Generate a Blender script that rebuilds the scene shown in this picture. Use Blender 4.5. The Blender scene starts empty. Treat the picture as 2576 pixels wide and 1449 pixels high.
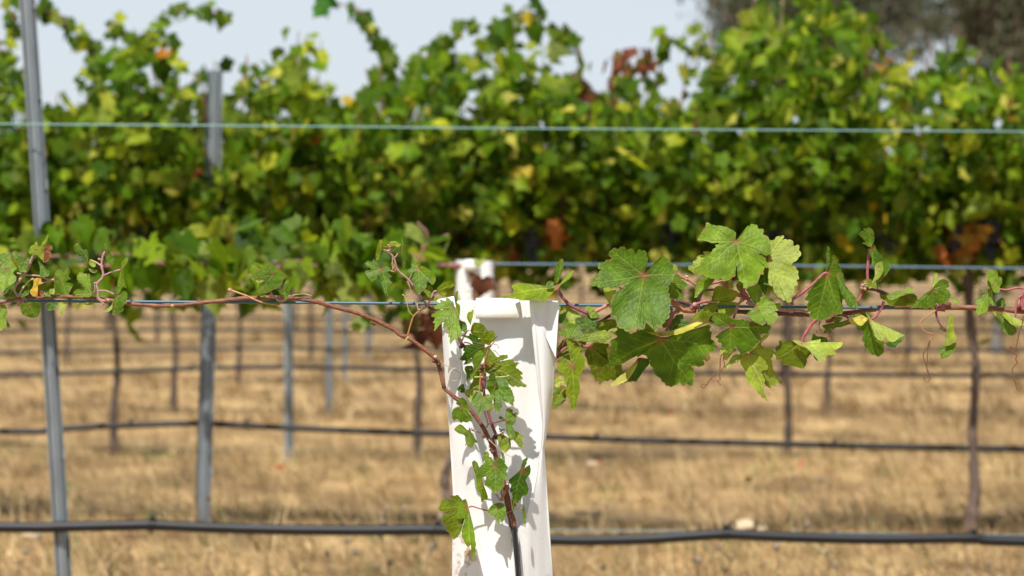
import bpy, math
import numpy as np
from mathutils import Matrix
sc = bpy.context.scene
COL = sc.collection
R = math.radians
# ------------------------------------------------------------------ camera geometry
F = 7778.0; W = 2576.0; H = 1449.0; CAMZ = 0.944
TH = R(1.138); PH = R(0.45)
fwd = np.array([0, math.cos(TH), -math.sin(TH)])
u0 = np.array([0, math.sin(TH), math.cos(TH)]); r0 = np.array([1., 0, 0])
rv = r0*math.cos(PH) + u0*math.sin(PH)
uv = u0*math.cos(PH) - r0*math.sin(PH)
CAM = np.array([0, 0, CAMZ])
def P(px, py, Y):
    """a point of the vineyard: the direction (px,py) at the distance Y down the field"""
    px = np.asarray(px, float); py = np.asarray(py, float); Y = np.asarray(Y, float)
    d = fwd + ((px-W/2)/F)[..., None]*rv - ((py-H/2)/F)[..., None]*uv
    return CAM + d*(Y/d[..., 1])[..., None]
def ROWY(n): return 3.5 + 3.0*(n-1)
REG = {'a': (2200, 860, 3.659), 'b': (2700, 860, 3.659), 'c': (3392, 860, 3.659), 'd': (2200, 1200, 3.659),
       'e': (2800, 1200, 3.659), 'f': (1700, 1180, 4.6836), 'g': (1700, 1450, 4.6836), 'h': (3392, 1150, 3.659),
       'y1': (0, 850, 2.5156), 'y2': (900, 850, 2.5156), 'y3': (1600, 950, 2.415), 'y4': (1700, 1650, 2.215),
       'y5': (2100, 850, 1.705), 'y6': (2900, 850, 1.7049), 'w': (0, 0, 0.62889)}
K = 4096/2576.
def pts(reg, s):
    sx, sy, k = REG[reg]
    a = np.array([[float(v) for v in t.split(',')] for t in s.split()])
    return np.stack([(sx + a[:, 0]/k)/K, (sy + a[:, 1]/k)/K], 1)
# ------------------------------------------------------------------ materials
def new_mat(name):
    m = bpy.data.materials.new(name); m.use_nodes = True
    nt = m.node_tree; nt.nodes.clear()
    out = nt.nodes.new('ShaderNodeOutputMaterial')
    return m, nt, out
def N(nt, typ, **kw):
    n = nt.nodes.new(typ)
    for k, v in kw.items():
        if k.startswith('i_'):
            key = k[2:].replace('_', ' ')
            n.inputs[key].default_value = v
        else: setattr(n, k, v)
    return n
def L(nt, a, b): nt.links.new(a, b)
def leaf_mat(name, bump_scale, bump_d, trans=0.3, rough=0.42, spec=0.45, back=False):
    m, nt, out = new_mat(name)
    at = N(nt, 'ShaderNodeAttribute', attribute_name='col')
    tc = N(nt, 'ShaderNodeTexCoord')
    nz = N(nt, 'ShaderNodeTexNoise', i_Scale=60.0, i_Detail=4.0); L(nt, tc.outputs['Object'], nz.inputs['Vector'])
    mr = N(nt, 'ShaderNodeMapRange'); mr.inputs[1].default_value = 0.3; mr.inputs[2].default_value = 0.7
    mr.inputs[3].default_value = 0.72; mr.inputs[4].default_value = 1.22; L(nt, nz.outputs[0], mr.inputs[0])
    mul = N(nt, 'ShaderNodeVectorMath', operation='SCALE'); L(nt, at.outputs['Color'], mul.inputs[0]); L(nt, mr.outputs[0], mul.inputs['Scale'])
    colour = mul.outputs[0]
    if back:
        g = N(nt, 'ShaderNodeNewGeometry')
        mx = N(nt, 'ShaderNodeMix', data_type='RGBA'); mx.inputs[7].default_value = (0.24, 0.32, 0.07, 1)
        f = N(nt, 'ShaderNodeMath', operation='MULTIPLY'); f.inputs[1].default_value = 0.35; L(nt, g.outputs['Backfacing'], f.inputs[0])
        L(nt, f.outputs[0], mx.inputs[0]); L(nt, colour, mx.inputs[6]); colour = mx.outputs[2]
    pr = N(nt, 'ShaderNodeBsdfPrincipled', i_Roughness=rough); pr.inputs['Specular IOR Level'].default_value = spec
    L(nt, colour, pr.inputs['Base Color'])
    tr = N(nt, 'ShaderNodeBsdfTranslucent')
    tm = N(nt, 'ShaderNodeVectorMath', operation='MULTIPLY'); tm.inputs[1].default_value = (1.7, 1.6, 0.35); L(nt, colour, tm.inputs[0])
    L(nt, tm.outputs[0], tr.inputs[0])
    if bump_d > 0:
        vo = N(nt, 'ShaderNodeTexVoronoi', feature='SMOOTH_F1', i_Scale=bump_scale); vo.inputs['Smoothness'].default_value = 0.6
        L(nt, tc.outputs['Object'], vo.inputs['Vector'])
        bp = N(nt, 'ShaderNodeBump', i_Distance=bump_d, i_Strength=0.8); bp.invert = True; L(nt, vo.outputs['Distance'], bp.inputs['Height'])
        L(nt, bp.outputs[0], pr.inputs['Normal'])
    mix = N(nt, 'ShaderNodeMixShader'); mix.inputs[0].default_value = trans
    L(nt, pr.outputs[0], mix.inputs[1]); L(nt, tr.outputs[0], mix.inputs[2]); L(nt, mix.outputs[0], out.inputs[0])
    return m
def col_mat(name, rough=0.6, nscale=(1, 1, 1), nstr=0.35, bump=0.0, spec=0.3, metal=0.0, trans=0.0, sub=0.0):
    m, nt, out = new_mat(name)
    at = N(nt, 'ShaderNodeAttribute', attribute_name='col')
    tc = N(nt, 'ShaderNodeTexCoord'); mp = N(nt, 'ShaderNodeMapping'); mp.inputs['Scale'].default_value = nscale
    L(nt, tc.outputs['Object'], mp.inputs[0])
    nz = N(nt, 'ShaderNodeTexNoise', i_Scale=1.0, i_Detail=5.0, i_Roughness=0.65); L(nt, mp.outputs[0], nz.inputs['Vector'])
    mr = N(nt, 'ShaderNodeMapRange'); mr.inputs[1].default_value = 0.3; mr.inputs[2].default_value = 0.7
    mr.inputs[3].default_value = 1-nstr; mr.inputs[4].default_value = 1+nstr; L(nt, nz.outputs[0], mr.inputs[0])
    mul = N(nt, 'ShaderNodeVectorMath', operation='SCALE'); L(nt, at.outputs['Color'], mul.inputs[0]); L(nt, mr.outputs[0], mul.inputs['Scale'])
    pr = N(nt, 'ShaderNodeBsdfPrincipled', i_Roughness=rough, i_Metallic=metal); pr.inputs['Specular IOR Level'].default_value = spec
    L(nt, mul.outputs[0], pr.inputs['Base Color'])
    if bump:
        bp = N(nt, 'ShaderNodeBump', i_Distance=bump, i_Strength=0.9); L(nt, nz.outputs[0], bp.inputs['Height']); L(nt, bp.outputs[0], pr.inputs['Normal'])
    sh = pr.outputs[0]
    if trans:
        tr = N(nt, 'ShaderNodeBsdfTranslucent'); L(nt, mul.outputs[0], tr.inputs[0])
        mix = N(nt, 'ShaderNodeMixShader'); mix.inputs[0].default_value = trans
        L(nt, sh, mix.inputs[1]); L(nt, tr.outputs[0], mix.inputs[2]); sh = mix.outputs[0]
    L(nt, sh, out.inputs[0])
    return m
M_LEAF = leaf_mat('vine_leaf', 230, 0.0008, 0.32, 0.48, 0.20)
M_FAR = leaf_mat('vine_leaf_far', 30, 0.0, 0.45, 0.55, 0.15, back=True)
M_STEM = col_mat('vine_stem', 0.55, (500, 500, 500), 0.3, 0.0004)
M_CANE = col_mat('cane_bark', 0.6, (90, 500, 500), 0.65, 0.0009)
M_TRUNK = col_mat('trunk_bark', 0.85, (70, 70, 12), 0.5, 0.006)
M_WIRE = col_mat('galvanised_wire', 0.42, (40, 40, 40), 0.06, 0.0, 0.4, 0.1)
M_STEEL = col_mat('galvanised_steel', 0.5, (25, 25, 9), 0.16, 0.0, 0.5, 0.45)
M_PIPE = col_mat('black_polythene', 0.5, (9, 30, 30), 0.45, 0.0, 0.4)
M_GRAPE = col_mat('grape_skin', 0.5, (300, 300, 300), 0.4, 0.0, 0.4)
M_GRASS = col_mat('dry_grass_blade', 0.8, (8, 8, 8), 0.2, 0.0, 0.2, 0, 0.22)
M_STONE = col_mat('pale_stone', 0.85, (30, 30, 30), 0.25, 0.004)
M_GUM = col_mat('gum_leaf', 0.7, (2, 2, 2), 0.3, 0.0, 0.3, 0, 0.2)
# ------------------------------------------------------------------ mesh building
def mesh(name, V, FC, col, mat, smooth=True):
    """V (n,3), FC list of (m,k) int arrays, col (n,3) or (3,)"""
    V = np.asarray(V, np.float32)
    me = bpy.data.meshes.new(name)
    if not isinstance(FC, (list, tuple)): FC = [FC]
    FC = [np.asarray(f, np.int32) for f in FC if len(f)]
    me.vertices.add(len(V)); me.vertices.foreach_set('co', V.ravel())
    nl = sum(f.size for f in FC); npoly = sum(len(f) for f in FC)
    me.loops.add(nl); me.loops.foreach_set('vertex_index', np.concatenate([f.ravel() for f in FC]))
    me.polygons.add(npoly)
    tot = np.concatenate([np.full(len(f), f.shape[1], np.int32) for f in FC])
    st = np.concatenate([[0], np.cumsum(tot)[:-1]]).astype(np.int32)
    me.polygons.foreach_set('loop_start', st)
    me.polygons.foreach_set('use_smooth', np.full(npoly, smooth))
    me.update(calc_edges=True)
    c = np.ones((len(V), 4), np.float32)
    c[:, :3] = np.asarray(col, np.float32)
    ca = me.color_attributes.new('col', 'FLOAT_COLOR', 'POINT'); ca.data.foreach_set('color', c.ravel())
    me.materials.append(mat)
    return me
class MBP:
    """like MB, but every piece becomes an object of its own"""
    def __init__(s): s.P = []; s.cur = None
    def new(s): s.P.append(MB())
    def add(s, *a): s.P[-1].add(*a)
    def build(s, name, mat, parent=None, smooth=True, names=None):
        return [p.build(name, mat, parent, smooth) for p in s.P if p.n]
class MB:
    """collects pieces into one mesh"""
    def __init__(s): s.V = []; s.F = {}; s.C = []; s.n = 0
    def add(s, V, FC, col):
        V = np.asarray(V, float)
        for f in (FC if isinstance(FC, (list, tuple)) else [FC]):
            f = np.asarray(f)
            if len(f): s.F.setdefault(f.shape[1], []).append(f + s.n)
        c = np.empty((len(V), 3)); c[:] = col
        s.V.append(V); s.C.append(c); s.n += len(V)
    def build(s, name, mat, parent=None, smooth=True):
        V = np.concatenate(s.V); C = np.concatenate(s.C)
        off = np.zeros(3)
        me = mesh(name, V-off, [np.concatenate(v) for v in s.F.values()], C, mat, smooth)
        return link(name, me, parent)
def link(name, me, parent=None):
    o = bpy.data.objects.new(name, me); COL.objects.link(o)
    if parent is not None:
        o.parent = parent
        o.matrix_parent_inverse = Matrix.Translation(-root_loc(parent))
    return o
from mathutils import Vector
def root_loc(p):
    l = Vector((0, 0, 0))
    while p is not None:
        l += p.location + (p.matrix_parent_inverse.translation if p.parent else Vector((0, 0, 0))); p = p.parent
    return l
def empty(name, loc, label, cat, group=None):
    o = bpy.data.objects.new(name, None); COL.objects.link(o); o.empty_display_size = 0.05
    o.location = loc; tag(o, label, cat, group); return o
def tag(o, label=None, cat=None, group=None, kind=None):
    if label: o['label'] = label
    if cat: o['category'] = cat
    if group: o['group'] = group
    if kind: o['kind'] = kind
    return o
def catmull(p, n=8, closed=False, tens=0.5):
    p = np.asarray(p, float); m = len(p)
    if m < 3 and not closed:
        t = np.linspace(0, 1, n+1)[:, None]; return p[0]*(1-t)+p[-1]*t
    if closed: q = np.concatenate([p[-1:], p, p[:2]])
    else: q = np.concatenate([2*p[:1]-p[1:2], p, 2*p[-1:]-p[-2:-1]])
    t = np.linspace(0, 1, n, endpoint=False)[:, None]
    out = []
    for i in range(1, len(q)-2):
        a, b, c, d = q[i-1], q[i], q[i+1], q[i+2]
        m1 = (c-a)*tens; m2 = (d-b)*tens
        out.append((2*t**3-3*t**2+1)*b + (t**3-2*t**2+t)*m1 + (-2*t**3+3*t**2)*c + (t**3-t**2)*m2)
    out = np.concatenate(out)
    if not closed: out = np.concatenate([out, p[-1:]])
    return out
def tube(path, rad, sides=8, cap=True):
    """path (n,3), rad scalar or (n,)"""
    p = np.asarray(path, float); n = len(p)
    r = np.broadcast_to(np.asarray(rad, float), (n,))
    T = np.gradient(p, axis=0); T /= np.linalg.norm(T, axis=1)[:, None]+1e-12
    up = np.array([0.13, 0.31, 0.94]);
    if abs(T[:, 2]).mean() > 0.85: up = np.array([0.2, 1, 0.1])
    A = np.cross(T, up); A /= np.linalg.norm(A, axis=1)[:, None]+1e-12
    B = np.cross(A, T)
    th = np.linspace(0, 2*np.pi, sides, endpoint=False)
    V = p[:, None] + r[:, None, None]*(np.cos(th)[None, :, None]*A[:, None] + np.sin(th)[None, :, None]*B[:, None])
    V = V.reshape(-1, 3)
    i = np.arange(n-1)[:, None]*sides; j = np.arange(sides)[None]; k = (j+1) % sides
    Q = np.stack([i+j, i+k, i+sides+k, i+sides+j], -1).reshape(-1, 4)
    Fs = [Q]
    if cap:
        V = np.concatenate([V, p[:1], p[-1:]]); c0 = n*sides; jj = np.arange(sides); kk = (jj+1) % sides
        Fs.append(np.concatenate([np.stack([kk, jj, np.full(sides, c0)], 1), np.stack([(n-1)*sides+jj, (n-1)*sides+kk, np.full(sides, c0+1)], 1)]))
    return V, Fs
def box(x0, x1, y0, y1, z0, z1):
    V = np.array([[x, y, z] for x in (x0, x1) for y in (y0, y1) for z in (z0, z1)], float)
    Fq = np.array([[0, 1, 3, 2], [4, 6, 7, 5], [0, 4, 5, 1], [2, 3, 7, 6], [0, 2, 6, 4], [1, 5, 7, 3]])
    return V, Fq
FSTOP=8.8; SUN=5.0; SKY=0.09; EXPO=0.35; CLOUD=(6.2,6.8,7.5,1)
# ------------------------------------------------------------------ near leaves
TONE = {  # blade colour, vein colour
 'g': ((0.085, 0.165, 0.012), (0.30, 0.36, 0.07)),    # mid green
 'm': ((0.085, 0.170, 0.022), (0.28, 0.35, 0.09)),    # cooler green
 'd': ((0.042, 0.108, 0.009), (0.20, 0.27, 0.05)),    # dark green
 'y': ((0.165, 0.235, 0.010), (0.38, 0.40, 0.08)),    # yellowish green
 'o': ((0.115, 0.165, 0.010), (0.30, 0.32, 0.06)),    # olive
 'u': ((0.270, 0.340, 0.085), (0.50, 0.53, 0.22)),    # pale underside
 'p': ((0.480, 0.450, 0.150), (0.56, 0.50, 0.22)),    # very pale, yellowing underside
 'l': ((0.155, 0.260, 0.030), (0.36, 0.42, 0.11)),    # light green
 'Y': ((0.560, 0.360, 0.020), (0.50, 0.35, 0.08)),    # yellow, dying
 'r': ((0.170, 0.045, 0.018), (0.30, 0.10, 0.04)),    # red brown
}
NPX = 0.00045
def seg_dist(X, A, B):
    d = B-A; L2 = (d**2).sum()+1e-9
    t = np.clip(((X-A)@d)/L2, 0, 1)
    return np.linalg.norm(X-(A+t[:, None]*d), axis=1), t
def leaf_patch(reg, J, outline, tone='g', tilt=(0, -0.3), q=(0, 0), Y=3.47, teeth=1.0, seed=0, red=0, spots=0):
    rng = np.random.default_rng(seed*7+3)
    Jp = pts(reg, J)[0]; po = pts(reg, outline)
    c = catmull(po, 10, True, 0.38)
    seg = np.linalg.norm(np.roll(c, -1, 0)-c, axis=1); s = np.concatenate([[0], np.cumsum(seg)]); per = s[-1]
    n = int(np.clip(per/1.9, 40, 700))
    u = np.linspace(0, per, n, endpoint=False)
    cc = np.concatenate([c, c[:1]])
    b = np.stack([np.interp(u, s, cc[:, 0]), np.interp(u, s, cc[:, 1])], 1)
    area = 0.5*np.sum(b[:, 0]*np.roll(b[:, 1], -1)-np.roll(b[:, 0], -1)*b[:, 1])
    tg = np.roll(b, -1, 0)-np.roll(b, 1, 0); tg /= np.linalg.norm(tg, axis=1)[:, None]+1e-9
    nr = np.stack([tg[:, 1], -tg[:, 0]], 1)*(1 if area > 0 else -1)
    rad = np.linalg.norm(b-Jp, axis=1); Rm = rad.max()
    # vein tips: the furthest points of the lobes
    rs = rad.copy()
    for _ in range(6): rs = (np.roll(rs, 1)+rs*2+np.roll(rs, -1))/4
    tips = []
    for i in np.argsort(-rs):
        if rs[i] < 0.38*Rm or len(tips) >= 5: break
        ang = np.arctan2(*(b[i]-Jp)[::-1])
        if all(abs((ang-a+np.pi) % (2*np.pi)-np.pi) > 0.55 for a, _ in tips):
            w = max(3, n//24); lo = rs[np.arange(i-w, i+w+1) % n]
            if rs[i] >= lo.max()-1e-6: tips.append((ang, i))
    # teeth: rounded, with sharp notches
    pit = np.clip(Rm*0.135, 5.5, 17); k = max(4, round(per/pit)); ph = u/per*k
    ph = ph + 0.25*np.sin(ph*0.9+rng.random()*6)
    tooth = np.abs(np.sin(np.pi*ph))**0.75*(0.65+0.35*np.sin(ph*1.7+rng.random()*6))
    amp = teeth*pit*0.30*np.clip((rad/Rm-0.15)/0.25, 0, 1)
    bt = b + nr*((tooth-0.45)*amp)[:, None]
    m = max(6, int(Rm/2.4))
    t = np.linspace(0, 1, m+1)[1:]
    X = Jp + (bt-Jp)[None]*t[:, None, None]            # m,n,2
    X = np.concatenate([Jp[None], X.reshape(-1, 2)])
    tt = np.concatenate([[0], np.repeat(t, n)])
    D = X-Jp; dx, dy = D[:, 0], D[:, 1]; r = np.hypot(dx, dy); th = np.arctan2(dy, dx)
    # veins
    vein = np.zeros(len(X)); 
    for ang, i in tips:
        T = Jp+(b[i]-Jp)*0.96; d = T-Jp; Ln = np.linalg.norm(d); dr = d/Ln; pe = np.array([-dr[1], dr[0]])
        mid = Jp+d*0.5+pe*Ln*rng.uniform(-.05, .05)
        for A, B, t0 in ((Jp, mid, 0), (mid, T, .5)):
            ds, tv = seg_dist(X, A, B); wv = 0.9+1.1*(1-(t0+tv*.5))*min(1, Rm/90)
            vein = np.maximum(vein, np.exp(-(ds/wv)**2))
        for q_ in (0.22, 0.4, 0.56, 0.7, 0.83):
            for sgn in (-1, 1):
                A = Jp+d*(q_+rng.uniform(-.04, .04)); ln = Ln*(0.42*(1-q_)+0.10)
                a2 = sgn*R(48); dd = np.array([dr[0]*math.cos(a2)-dr[1]*math.sin(a2), dr[0]*math.sin(a2)+dr[1]*math.cos(a2)])
                ds, tv = seg_dist(X, A, A+dd*ln); vein = np.maximum(vein, 0.62*np.exp(-(ds/(1.35-.5*tv))**2))
    # relief: tilt, cupping, ruffled edge, blade puffed between the veins
    a = rng.random(4)*6.28
    wav = (np.sin(3*th+a[0])*0.055+np.sin(5*th+a[1])*0.035+np.sin(9*th+a[2])*0.014)*Rm*np.clip(r/Rm, 0, 1)**2
    z = tilt[0]*dx+tilt[1]*dy + q[0]*dx*np.abs(dx)/Rm + q[1]*dy*dy/Rm*1.0 + wav + vein*1.0
    nz = sum(np.sin(X@np.array([math.cos(k_), math.sin(k_)])*f_/Rm*6.28+p_) for k_, f_, p_ in zip(rng.random(5)*6, rng.uniform(.8, 3, 5), rng.random(5)*6))/5
    z = z + nz*Rm*0.02
    V = P(X[:, 0], X[:, 1], Y+z*NPX)
    base, vc = np.array(TONE[tone][0])*[.93, .93, .36], np.array(TONE[tone][1])
    C = base[None]*(1+0.22*nz[:, None])
    C = C*(1-vein[:, None]*0.42)+vc[None]*vein[:, None]*0.42
    core = np.exp(-(r/(Rm*0.07+1))**2)[:, None]*0.7; C = C*(1-core)+np.array([.30, .08, .06])*core
    edge = (np.clip((tt-0.965)/0.035, 0, 1)*np.clip((r/Rm-.3)/.2, 0, 1))[:, None]*0.4
    C = C*(1-edge)+np.array([.36, .33, .08])*edge
    for _ in range(int(spots)):
        cpt = X[rng.integers(len(X))]; w_ = rng.uniform(1.2, 3.2) if rng.random() < .75 else rng.uniform(3, 8)
        sp = np.exp(-(np.linalg.norm(X-cpt, axis=1)/w_)**2)[:, None]*0.65; C = C*(1-sp)+np.array([.13, .055, .03])*sp
    sc_ = np.clip((tt-.90)/.08, 0, 1)*np.clip(np.sin(th*7+a[3]*3)+np.sin(th*17+a[0])-1.05, 0, 1)*1.6*np.clip((r/Rm-.4)/.2, 0, 1); sc_ = np.clip(sc_, 0, .8)[:, None]; C = C*(1-sc_)+np.array([.24, .12, .05])*sc_
    if red:
        rd = (np.clip((tt-0.72)/0.25+nz*.5, 0, 1)*red)[:, None]; C = C*(1-rd)+np.array([.22, .09, .03])*rd
    j = np.arange(n); kx = (j+1) % n
    tri = np.stack([np.zeros(n, int), 1+j, 1+kx], 1)
    i = (np.arange(m-1)*n+1)[:, None]
    Q = np.stack([i+j, i+n+j, i+n+kx, i+kx], -1).reshape(-1, 4)
    if area < 0: tri = tri[:, ::-1]; Q = Q[:, ::-1]
    return V, [tri, Q], np.clip(C, 0, 1)
_sd = [0]
def LEAF(parent, *patches, name='leaf'):
    """each patch: (region, junction, outline, options)"""
    mb = MB()
    for p in patches:
        _sd[0] += 1
        V, Fc, C = leaf_patch(p[0], p[1], p[2], seed=_sd[0], **(p[3] if len(p) > 3 else {}))
        mb.add(V, Fc, C)
    return mb.build(name, M_LEAF, parent)
SC = {'pink': (0.36, 0.10, 0.11), 'brown': (0.185, 0.070, 0.035), 'dark': (0.12, 0.045, 0.035), 'tan': (0.42, 0.22, 0.12), 'pale': (0.50, 0.36, 0.20),
      'lime': (0.42, 0.40, 0.10), 'purple': (0.22, 0.07, 0.08), 'orange': (0.40, 0.18, 0.08), 'mauve': (0.40, 0.22, 0.20)}
def stem_piece(mb, reg, s, r, colour, Y=3.48, r2=None, Y2=None, sides=9, knob=0.0, seed=1):
    if isinstance(mb, MBP): mb.new()
    p = pts(reg, s); c = catmull(p, 7)
    d = np.concatenate([[0], np.cumsum(np.linalg.norm(np.diff(c, axis=0), axis=1))])/1.0; t = d/d[-1]
    Yv = Y + ((Y2 if Y2 is not None else Y)-Y)*t
    rr = (r+((r2 if r2 is not None else r)-r)*t)*NPX
    rng = np.random.default_rng(seed+len(s))
    rr = rr*(1+0.07*np.sin(d/9+rng.random()*6)+0.05*np.sin(d/3.1))
    V, Fc = tube(P(c[:, 0], c[:, 1], Yv), rr, sides)
    mb.add(V, Fc, SC[colour] if isinstance(colour, str) else colour)
def knot(mb, reg, s, r, colour, Y=3.48, seed=0):
    for i, c in enumerate(pts(reg, s)):
        if isinstance(mb, MBP): mb.new()
        rng = np.random.default_rng(seed+i)
        th = np.linspace(0, np.pi, 7)[1:-1]; ph = np.linspace(0, 2*np.pi, 10, endpoint=False)
        n = np.array([[math.sin(a)*math.cos(b_), math.sin(a)*math.sin(b_), math.cos(a)] for a in th for b_ in ph]+[[0, 0, 1], [0, 0, -1]])
        V = P(c[0], c[1], Y)+n*r*NPX*(1+rng.uniform(-.3, .3, (len(n), 1)))*np.array([1.2, .9, 1])
        k = len(ph); Q = [[i_*k+j, i_*k+(j+1) % k, (i_+1)*k+(j+1) % k, (i_+1)*k+j] for i_ in range(len(th)-1) for j in range(k)]
        t = [[len(n)-2, (j+1) % k, j] for j in range(k)]+[[len(n)-1, (len(th)-1)*k+j, (len(th)-1)*k+(j+1) % k] for j in range(k)]
        mb.add(V, [np.array(Q), np.array(t)], SC[colour])
# ================================================================== ROW 1: wire, guard, the two vines
mb = MB()
p = catmull(pts('w', '-600,753 0,757 700,761 1288,766 1950,772 2576,778 3200,784'), 30)
V, Fc = tube(P(p[:, 0], p[:, 1], 3.50), 0.00165, 12)
mb.add(V, Fc, (0.06, 0.13, 0.17))
tag(mb.build('trellis_wire', M_WIRE), 'thick blue-grey wire, sharp, crossing the whole picture behind the top of the near white guard', 'wire', 'trellis wires')

guard = empty('vine_guard', P(1264, 2700, 3.5).tolist(), 'tall white plastic guard in sharp focus, slit open around a climbing vine', 'vine guard', 'white vine guards')
def interp(tab, y):
    t = np.array(tab, float); return np.interp(y, t[:, 0], t[:, 1])
LT = [(752, 1110), (832, 1112), (975, 1121), (1038, 1127), (1236, 1139), (1449, 1137), (2700, 1141)]
RT = [(752, 1404), (800, 1403), (975, 1392), (1038, 1383), (1131, 1370), (1180, 1373), (1293, 1381), (1449, 1391), (2700, 1402)]
FL = [(752, 1141), (858, 1149), (975, 1175), (1066, 1189), (1151, 1211), (1240, 1232), (1307, 1249), (1318, 1256), (1327, 1285), (1345, 1288), (1449, 1298), (2700, 1312)]
FR = [(752, 1331), (800, 1335), (975, 1353), (1066, 1364), (1110, 1362), (1140, 1357), (1200, 1346), (1310, 1322), (1318, 1314), (1327, 1303), (1345, 1304), (1449, 1311), (2700, 1325)]
ys = np.concatenate([np.linspace(756.5, 1310, 90), np.linspace(1312, 1330, 10), np.linspace(1336, 2690, 40)])
def sheet(ys, xs_fn, dep_fn, m, mbx, col, th=0.0022):
    rows = []
    for y in ys:
        x = xs_fn(y, m); d = dep_fn(y, m); rows.append(P(x, np.full(m, y), d))
    A = np.stack(rows); nrow = len(ys)
    i = (np.arange(nrow-1)*m)[:, None]; j = np.arange(m-1)[None]
    Q = np.stack([i+j, i+m+j, i+m+j+1, i+j+1], -1).reshape(-1, 4)
    B = A + np.array([0, th, 0]); n0 = nrow*m
    V = np.concatenate([A.reshape(-1, 3), B.reshape(-1, 3)])
    e = []
    for k in range(m-1): e += [[k, k+1, n0+k+1, n0+k], [n0-m+k+1, n0-m+k, 2*n0-m+k, 2*n0-m+k+1]]
    for k in range(nrow-1): e += [[(k+1)*m, k*m, n0+k*m, n0+(k+1)*m], [k*m+m-1, (k+1)*m+m-1, n0+(k+1)*m+m-1, n0+k*m+m-1]]
    mbx.add(V, [Q, Q[:, ::-1]+n0, np.array(e)], col)
WH = (0.80, 0.80, 0.785)
def wob(x, y): return 0.0009*np.sin(y/90.+x/40.)+0.0005*np.sin(x/17.+y/210.)+0.0002*np.sin(x/6.5+1+y/300.)
bk = MB()
def back_x(y, m): return np.linspace(interp(LT, y)+1, interp(RT, y)-1, m)
def back_d(y, m):
    u = np.linspace(-1, 1, m); x = back_x(y, m)
    return 3.4915 - 0.010*np.clip(np.abs(u)-0.80, 0, 1)/0.2 + wob(x, y)*1.3 - 0.012*np.clip((y-1300)/400, 0, 1)*0
sheet(ys, back_x, back_d, 44, bk, WH)
# ------ guard material
m_, nt, out = new_mat('white_corrugated_plastic')
tc = N(nt, 'ShaderNodeTexCoord')
wv = N(nt, 'ShaderNodeTexWave', bands_direction='X', i_Scale=150.0, i_Distortion=.8, i_Detail=2.0); wv.inputs['Detail Scale'].default_value = .3
mp = N(nt, 'ShaderNodeMapping'); mp.inputs['Scale'].default_value = (1, 0, 0.06); L(nt, tc.outputs['Object'], mp.inputs[0]); L(nt, mp.outputs[0], wv.inputs[0])
n1 = N(nt, 'ShaderNodeTexNoise', i_Scale=38.0, i_Detail=6.0, i_Roughness=.6); L(nt, tc.outputs['Object'], n1.inputs['Vector'])
cr = N(nt, 'ShaderNodeValToRGB'); cr.color_ramp.elements[0].position = .60; cr.color_ramp.elements[0].color = (0, 0, 0, 1); cr.color_ramp.elements[1].position = .74; cr.color_ramp.elements[1].color = (1, 1, 1, 1)
L(nt, n1.outputs[0], cr.inputs[0])
n2 = N(nt, 'ShaderNodeTexNoise', i_Scale=16.0, i_Detail=3.0); L(nt, tc.outputs['Object'], n2.inputs['Vector'])
mx0 = N(nt, 'ShaderNodeMix', data_type='RGBA'); mx0.inputs[6].default_value = (0.91, 0.91, 0.895, 1); mx0.inputs[7].default_value = (0.86, 0.855, 0.83, 1); L(nt, n2.outputs[0], mx0.inputs[0])
mx = N(nt, 'ShaderNodeMix', data_type='RGBA'); mx.inputs[7].default_value = (0.52, 0.36, 0.20, 1)
sm = N(nt, 'ShaderNodeMath', operation='MULTIPLY'); sm.inputs[1].default_value = .6; L(nt, cr.outputs[0], sm.inputs[0])
sx = N(nt, 'ShaderNodeSeparateXYZ'); L(nt, tc.outputs['Object'], sx.inputs[0])
hm = N(nt, 'ShaderNodeMapRange'); hm.inputs[1].default_value = 0.70; hm.inputs[2].default_value = 0.50; hm.inputs[3].default_value = 0.12; hm.inputs[4].default_value = 1.0; L(nt, sx.outputs['Z'], hm.inputs[0])
sm2 = N(nt, 'ShaderNodeMath', operation='MULTIPLY'); L(nt, sm.outputs[0], sm2.inputs[0]); L(nt, hm.outputs[0], sm2.inputs[1])
sp = P(np.array(1168.), np.array(1405.), np.array(3.45)); vs = N(nt, 'ShaderNodeVectorMath', operation='SUBTRACT'); vs.inputs[1].default_value = sp.tolist(); L(nt, tc.outputs['Object'], vs.inputs[0])
vm = N(nt, 'ShaderNodeVectorMath', operation='MULTIPLY'); vm.inputs[1].default_value = (55, 10, 30); L(nt, vs.outputs[0], vm.inputs[0]); vl = N(nt, 'ShaderNodeVectorMath', operation='LENGTH'); L(nt, vm.outputs[0], vl.inputs[0])
v1 = N(nt, 'ShaderNodeMapRange'); v1.inputs[1].default_value = .3; v1.inputs[2].default_value = 1.2; v1.inputs[3].default_value = 1; v1.inputs[4].default_value = 0; L(nt, vl.outputs['Value'], v1.inputs[0])
n3 = N(nt, 'ShaderNodeTexNoise', i_Scale=110.0, i_Detail=4.0); L(nt, tc.outputs['Object'], n3.inputs['Vector']); v2_ = N(nt, 'ShaderNodeMapRange'); v2_.inputs[1].default_value = .50; v2_.inputs[2].default_value = .62; L(nt, n3.outputs[0], v2_.inputs[0])
v3 = N(nt, 'ShaderNodeMath', operation='MULTIPLY'); L(nt, v1.outputs[0], v3.inputs[0]); L(nt, v2_.outputs[0], v3.inputs[1]); v4 = N(nt, 'ShaderNodeMath', operation='MAXIMUM'); L(nt, v3.outputs[0], v4.inputs[0]); L(nt, sm2.outputs[0], v4.inputs[1])
L(nt, v4.outputs[0], mx.inputs[0]); L(nt, mx0.outputs[2], mx.inputs[6])
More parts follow.
